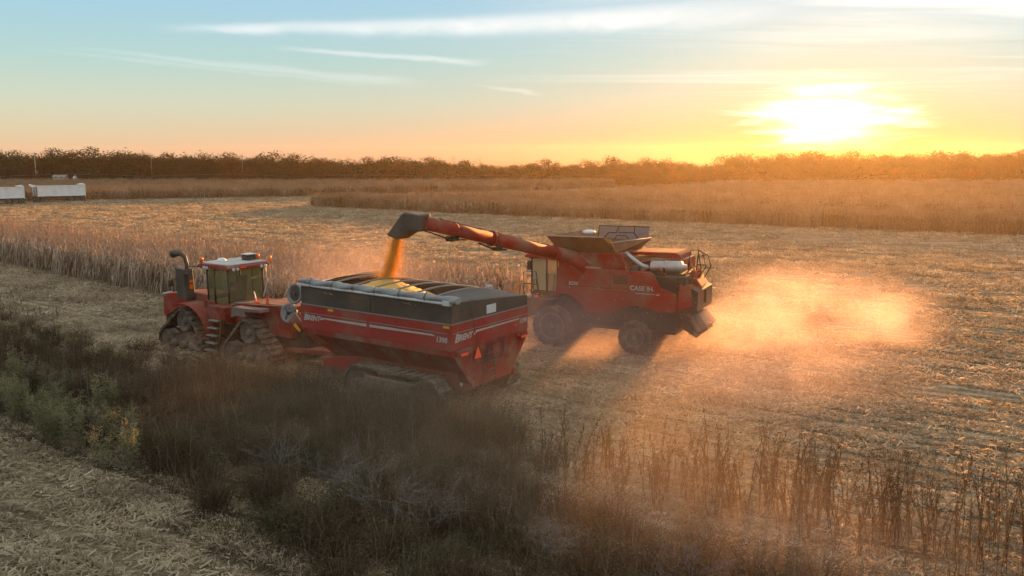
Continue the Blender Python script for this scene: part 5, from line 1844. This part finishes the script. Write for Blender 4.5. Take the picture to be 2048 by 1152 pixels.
wp_ = [(h, weed_parts(h, ru)) for h in (1.3, 1.6, 1.9, 2.1, 2.3, 2.6, 1.5, 2.0)]
line = [(-3.6, 27.6), (1.2, 24.2), (4.0, 21.9), (7.5, 20.2), (10.5, 18.2), (13.2, 16.4)]
tot = 0
def weed_where(x):
    for lim, tx in ((-1, 'before the rear corner of the cart'), (.8, 'below the cart ladder'), (2.2, 'below the combine front wheel'), (3.6, 'below the combine rear wheel'), (5.2, 'below the combine spreader'),
                    (7, 'below the left of the dust cloud'), (8.8, 'below the right end of the dust'), (10.8, 'left of the bottom right corner'), (99, 'in the bottom right corner')):
        if x < lim:
            return tx


for i in range(230):
    s = ru.random() ** .9 * (len(line) - 1)
    k = min(int(s), len(line) - 2)
    a, b_ = Vector(line[k]), Vector(line[k + 1])
    p = a.lerp(b_, s - k)
    off = ru.gauss(0, .75)
    x, y = p.x + off * .5 + ru.gauss(0, .2), p.y + off
    want = .68 + .105 * max(0, min(x + 2, 12)) + ru.uniform(-.35, .8)
    h, (m1, m2, m3) = min(wp_, key=lambda q: abs(q[0] - want) + ru.random() * .3)
    t_ = empty('dead_weed', (x, y, 0), ru.uniform(0, 6.28))
    sc_ = want / h
    t_.scale = (1, 1, max(.7, min(sc_, 1.2)))
    t_.rotation_euler = (ru.gauss(0, .07), ru.gauss(0, .07), ru.uniform(0, 6.28))
    link('stem', m1, t_); link('foliage', m2, t_)['kind'] = 'stuff'; link('seed_head', m3, t_)['kind'] = 'stuff'
    size = 'short' if want < 1.5 else 'tall' if want > 2.2 else 'middling'
    lean = t_.rotation_euler.y
    tag(t_, '%s %s dead weed with brown seed heads %s' % (size, 'right leaning' if lean > .05 else 'left leaning' if lean < -.05 else 'upright', weed_where(x)), 'weed', 'dead weeds along the ditch')
for i in range(16):                         # a few in the field edge on the left
    x = ru.uniform(-31, -17); y = 38.5 + (-(x + 17)) * .72 + ru.gauss(0, 1.3)
    h, (m1, m2, m3) = ru.choice(wp_[:3] + wp_[6:7])
    t_ = empty('dead_weed', (x, y, 0), ru.uniform(0, 6.28))
    t_.scale = (.8, .8, ru.uniform(.55, .85))
    link('stem', m1, t_); link('foliage', m2, t_)['kind'] = 'stuff'; link('seed_head', m3, t_)['kind'] = 'stuff'
    tag(t_, 'dead weed on the stubble edge left of the tractor', 'weed', 'dead weeds along the ditch')


for i in range(34):                         # weeds standing close before the cart wheels
    t = ru.random()
    x = -9.6 + 9.2 * t; y = 31.3 - 4.0 * t + ru.gauss(0, .55)
    h, (m1, m2, m3) = ru.choice(wp_[:3] + wp_[6:7])
    t_ = empty('dead_weed', (x, y, 0), ru.uniform(0, 6.28))
    t_.scale = (1, 1, ru.uniform(.65, 1.0))
    link('stem', m1, t_); link('foliage', m2, t_)['kind'] = 'stuff'; link('seed_head', m3, t_)['kind'] = 'stuff'
    tag(t_, 'dead weed standing close before the wheels of the cart', 'weed', 'dead weeds along the ditch')
pts = []
for x, y in fill([(-13, 33.2), (-9.5, 31.0), (-5.4, 28.2), (-1.2, 25.6), (.6, 26.2), (-1.2, 27.6), (-4.6, 29.2), (-9.2, 32.6), (-12.6, 35)], 3.0, ru):
    pts.append(((x, y, 0), ru.uniform(0, 6.28), ru.uniform(.7, 1.15), ru.choice((0, 1, 2, 3, 4, 4, 5))))
scatter('tall_growth', pts, und, 'brown weeds crowding up to the cart wheels')


# pale plumes of goldenrod on the left, bare twiggy shrubs in the middle
def goldenrod(rr):
    st = MB(); pl = MB()
    for s in range(9):
        a = rr.uniform(0, 6.28); r = .22 * rr.random(); h = rr.uniform(.8, 1.35)
        p = Vector((r * math.cos(a), r * math.sin(a), 0)); e = p + Vector((math.cos(a) * .18, math.sin(a) * .18, h))
        st.tube([p, p.lerp(e, .5) + Vector((0, 0, .05)), e], [.008, .007, .004], 3, False, False)
        for i in range(70):
            t = rr.uniform(.25, 1.0); c = p.lerp(e, t)
            w_ = .13 * (1.15 - t) + .03
            d = Vector((rr.gauss(0, 1), rr.gauss(0, 1), rr.gauss(0, .4))).normalized()
            c2 = c + d * w_ * rr.random()
            v = d.cross(Vector((0, 0, 1))).normalized() * .014
            pl.poly([c2, c2 + d * .05 + v, c2 + d * .10 + Vector((0, 0, .02)), c2 + d * .05 - v])
    return st.mesh('stem', M['goldenrod']), pl.mesh('plume', M['goldenrod'])


gv = [goldenrod(ru) for _ in range(4)]
for i in range(34):
    t = ru.random()
    x = -21.5 + 10.0 * t + ru.gauss(0, .8); y = 32.3 - 7.6 * t + ru.gauss(0, .9)
    m1, m2 = ru.choice(gv)
    t_ = empty('goldenrod', (x, y, 0), ru.uniform(0, 6.28))
    s = ru.uniform(.85, 1.25)
    t_.scale = (s, s, s * ru.uniform(.9, 1.25))
    link('stem', m1, t_); link('plume', m2, t_)['kind'] = 'stuff'
    tag(t_, 'pale green goldenrod clump on the left bank of the dark ditch' if x < -16 else 'pale green goldenrod clump above the bare husk ground at lower left', 'plant', 'goldenrod clumps along the ditch')


def shrub(rr, h, n):
    mb = MB()
    def grow(p, d, L_, r, k):
        e = p + d * L_
        mb.tube([p, p.lerp(e, .5) + Vector((rr.gauss(0, .04), rr.gauss(0, .04), 0)) * L_ * 3, e], [r, r * .8, r * .55], 3, False, False)
        if k:
            for q in range(rr.choice((2, 3))):
                grow(p.lerp(e, rr.uniform(.4, 1)), (d + Vector((rr.gauss(0, .6), rr.gauss(0, .6), rr.gauss(.05, .4)))).normalized(), L_ * rr.uniform(.55, .85), r * .65, k - 1)
    for i in range(n):
        a = rr.uniform(0, 6.28)
        grow(Vector((rr.gauss(0, .08), rr.gauss(0, .08), 0)), Vector((math.cos(a) * .7, math.sin(a) * .7, rr.uniform(.5, 1.1))).normalized(), h * .5, .013, 3)
    return mb.mesh('bare_shrub', M['twig'])


for x, y, s, lab in ((-4.75, 21.6, 1.0, 'grey bare twiggy shrub in the ditch below the cart'), (-3.1, 19.9, 1.15, 'largest grey tangle of bare twigs in the middle of the ditch'), (-1.9, 19.3, 1.0, 'grey bare shrub at the right end of the twig tangle'),
                     (-6.6, 23.2, .8, 'small bare twig shrub at the left end of the twig tangle'), (.6, 17.6, .9, 'thin bare shrub with upright stems under the weeds'), (3.6, 16.3, .8, 'bare pale branch near the bottom right of the ditch')):
    o = link('bare_shrub', shrub(ru, 1.5 * s, 9))
    o.location = (x, y, .35); o.rotation_euler = (0, 0, ru.uniform(0, 6.28))
    tag(o, lab, 'shrub', 'bare shrubs in the ditch')


# ------------------------------------------------------------------ dust in the air
def dust(name, label, c, half, dens, scale, thr, colr=(0.95, 0.74, 0.70), g=0.35, rz=0.0, soft=0.75, sub=0.9, seed=(0, 0, 0)):
    m_, t, out = mat_nodes(name)
    ob = t.add('ShaderNodeTexCoord').outputs['Object']
    ps = t.vmath('ADD', t.add('ShaderNodeNewGeometry').outputs['Position'], seed)
    n1 = t.noise(ps, scale, 4, 0.62, 0.4)
    d = t.vmath('LENGTH', ob)
    d = t.math('ADD', d, t.math('MULTIPLY', t.math('SUBTRACT', n1, 0.5), sub))
    f = t.rng(d, 1.0 - .06, 1.0 - soft)
    f = t.math('MULTIPLY', f, t.rng(n1, thr, thr + .42))
    hard = t.rng(t.vmath('LENGTH', ob), .98, .80)
    f = t.math('MULTIPLY', t.math('MULTIPLY', f, hard), dens)
    v = t.add('ShaderNodeVolumePrincipled', {'Color': colr, 'Density': f, 'Anisotropy': g})
    t.l.new(v.outputs[0], out.inputs['Volume'])
    b = MB()
    b.ball((0, 0, 0), 1.0, 20, 12)
    o = b.build(name, m_)
    o.location = c; o.scale = half; o.rotation_euler = (0, 0, rz)
    tag(o, label, kind='stuff')
    return o


dust('dust_cloud', 'bright golden dust cloud blown out behind the combine', (14.4, 40.2, 1.6), (5.8, 3.4, 3.3), 0.46, 0.30, 0.33, sub=2.0, soft=.9)
dust('dust_cloud', 'ragged right end of the golden dust behind the combine', (18.0, 39.8, 1.4), (3.4, 2.6, 2.7), 0.42, 0.42, 0.34, sub=2.0, soft=.9, seed=(3, 9, 5))
dust('dust_cloud', 'thinner golden dust rising above the left of the big cloud', (12.2, 40.4, 2.6), (4.0, 2.6, 2.3), 0.24, 0.42, 0.36, sub=1.8, soft=.95, seed=(7, 3, 1))
dust('dust_plume', 'golden dust streaming from the chopper to the big cloud', (10.6, 38.9, 1.2), (4.2, 2.1, 1.9), 0.42, 0.5, 0.28, rz=R(-4), sub=1.5)
dust('dust_plume', 'thin dust trailing off low below the big cloud', (13.5, 36.2, .5), (6.5, 2.6, 1.1), 0.13, 0.36, 0.30, sub=1.8, soft=.95, rz=R(-12), seed=(1, 4, 8))
dust('low_dust', 'low dust lying over the stubble between combine and weeds', (9.2, 32.0, .55), (8.5, 6.5, 1.9), 0.090, 0.28, 0.24, soft=.9, sub=1.3)
dust('wheel_dust', 'brown dust swirling round the wheels of the combine', (3.4, 38.2, 1.1), (8.5, 4.4, 3.2), 0.22, 0.30, 0.24, soft=.95, sub=1.2)
dust('grain_dust', 'pale dust hanging round the falling corn behind the cart', (-6.6, 36.2, 4.0), (4.6, 3.0, 2.8), 0.11, 0.4, 0.28, soft=.9, sub=1.2)
dust('ditch_dust', 'faint dust drifting over the ditch and the cart wheels', (-2.0, 25.0, 1.2), (18.0, 8.5, 3.2), 0.048, 0.18, 0.24, (0.86, 0.64, 0.44), soft=.95, rz=R(-38))
dust('ditch_dust', 'warm dust glowing over the weeds at lower right', (5.0, 17.5, .9), (8.0, 4.0, 2.4), 0.036, 0.3, 0.24, soft=.95, rz=R(-30))

# bits of husk and straw flung about by the machines
b = MB()
for i in range(900):
    t = ru.random()
    if t < .5:
        p = Vector((ru.gauss(5.5, 3.2), ru.gauss(37.6, 2.2), abs(ru.gauss(1.2, 1.1)) + .05))
    elif t < .8:
        u = ru.random(); p = Vector((9 + 4.5 * u, 38.8 + ru.gauss(0, .5 + .8 * u), 1.3 - .8 * u + ru.gauss(0, .35)))
    else:
        p = Vector((ru.gauss(2, 4), ru.gauss(36, 4), abs(ru.gauss(3.2, 1.8))))
    if p.z < .05:
        continue
    s = ru.uniform(.008, .026)
    u = Vector((ru.gauss(0, 1), ru.gauss(0, 1), ru.gauss(0, 1))).normalized() * s * ru.uniform(1, 3)
    v = u.cross(Vector((ru.gauss(0, 1), ru.gauss(0, 1), ru.gauss(0, 1)))).normalized() * s
    b.poly([p - u, p + v, p + u, p - v])
tag(b.build('flying_chaff', M['litter']), 'specks of husk and straw floating round the working combine', kind='stuff')
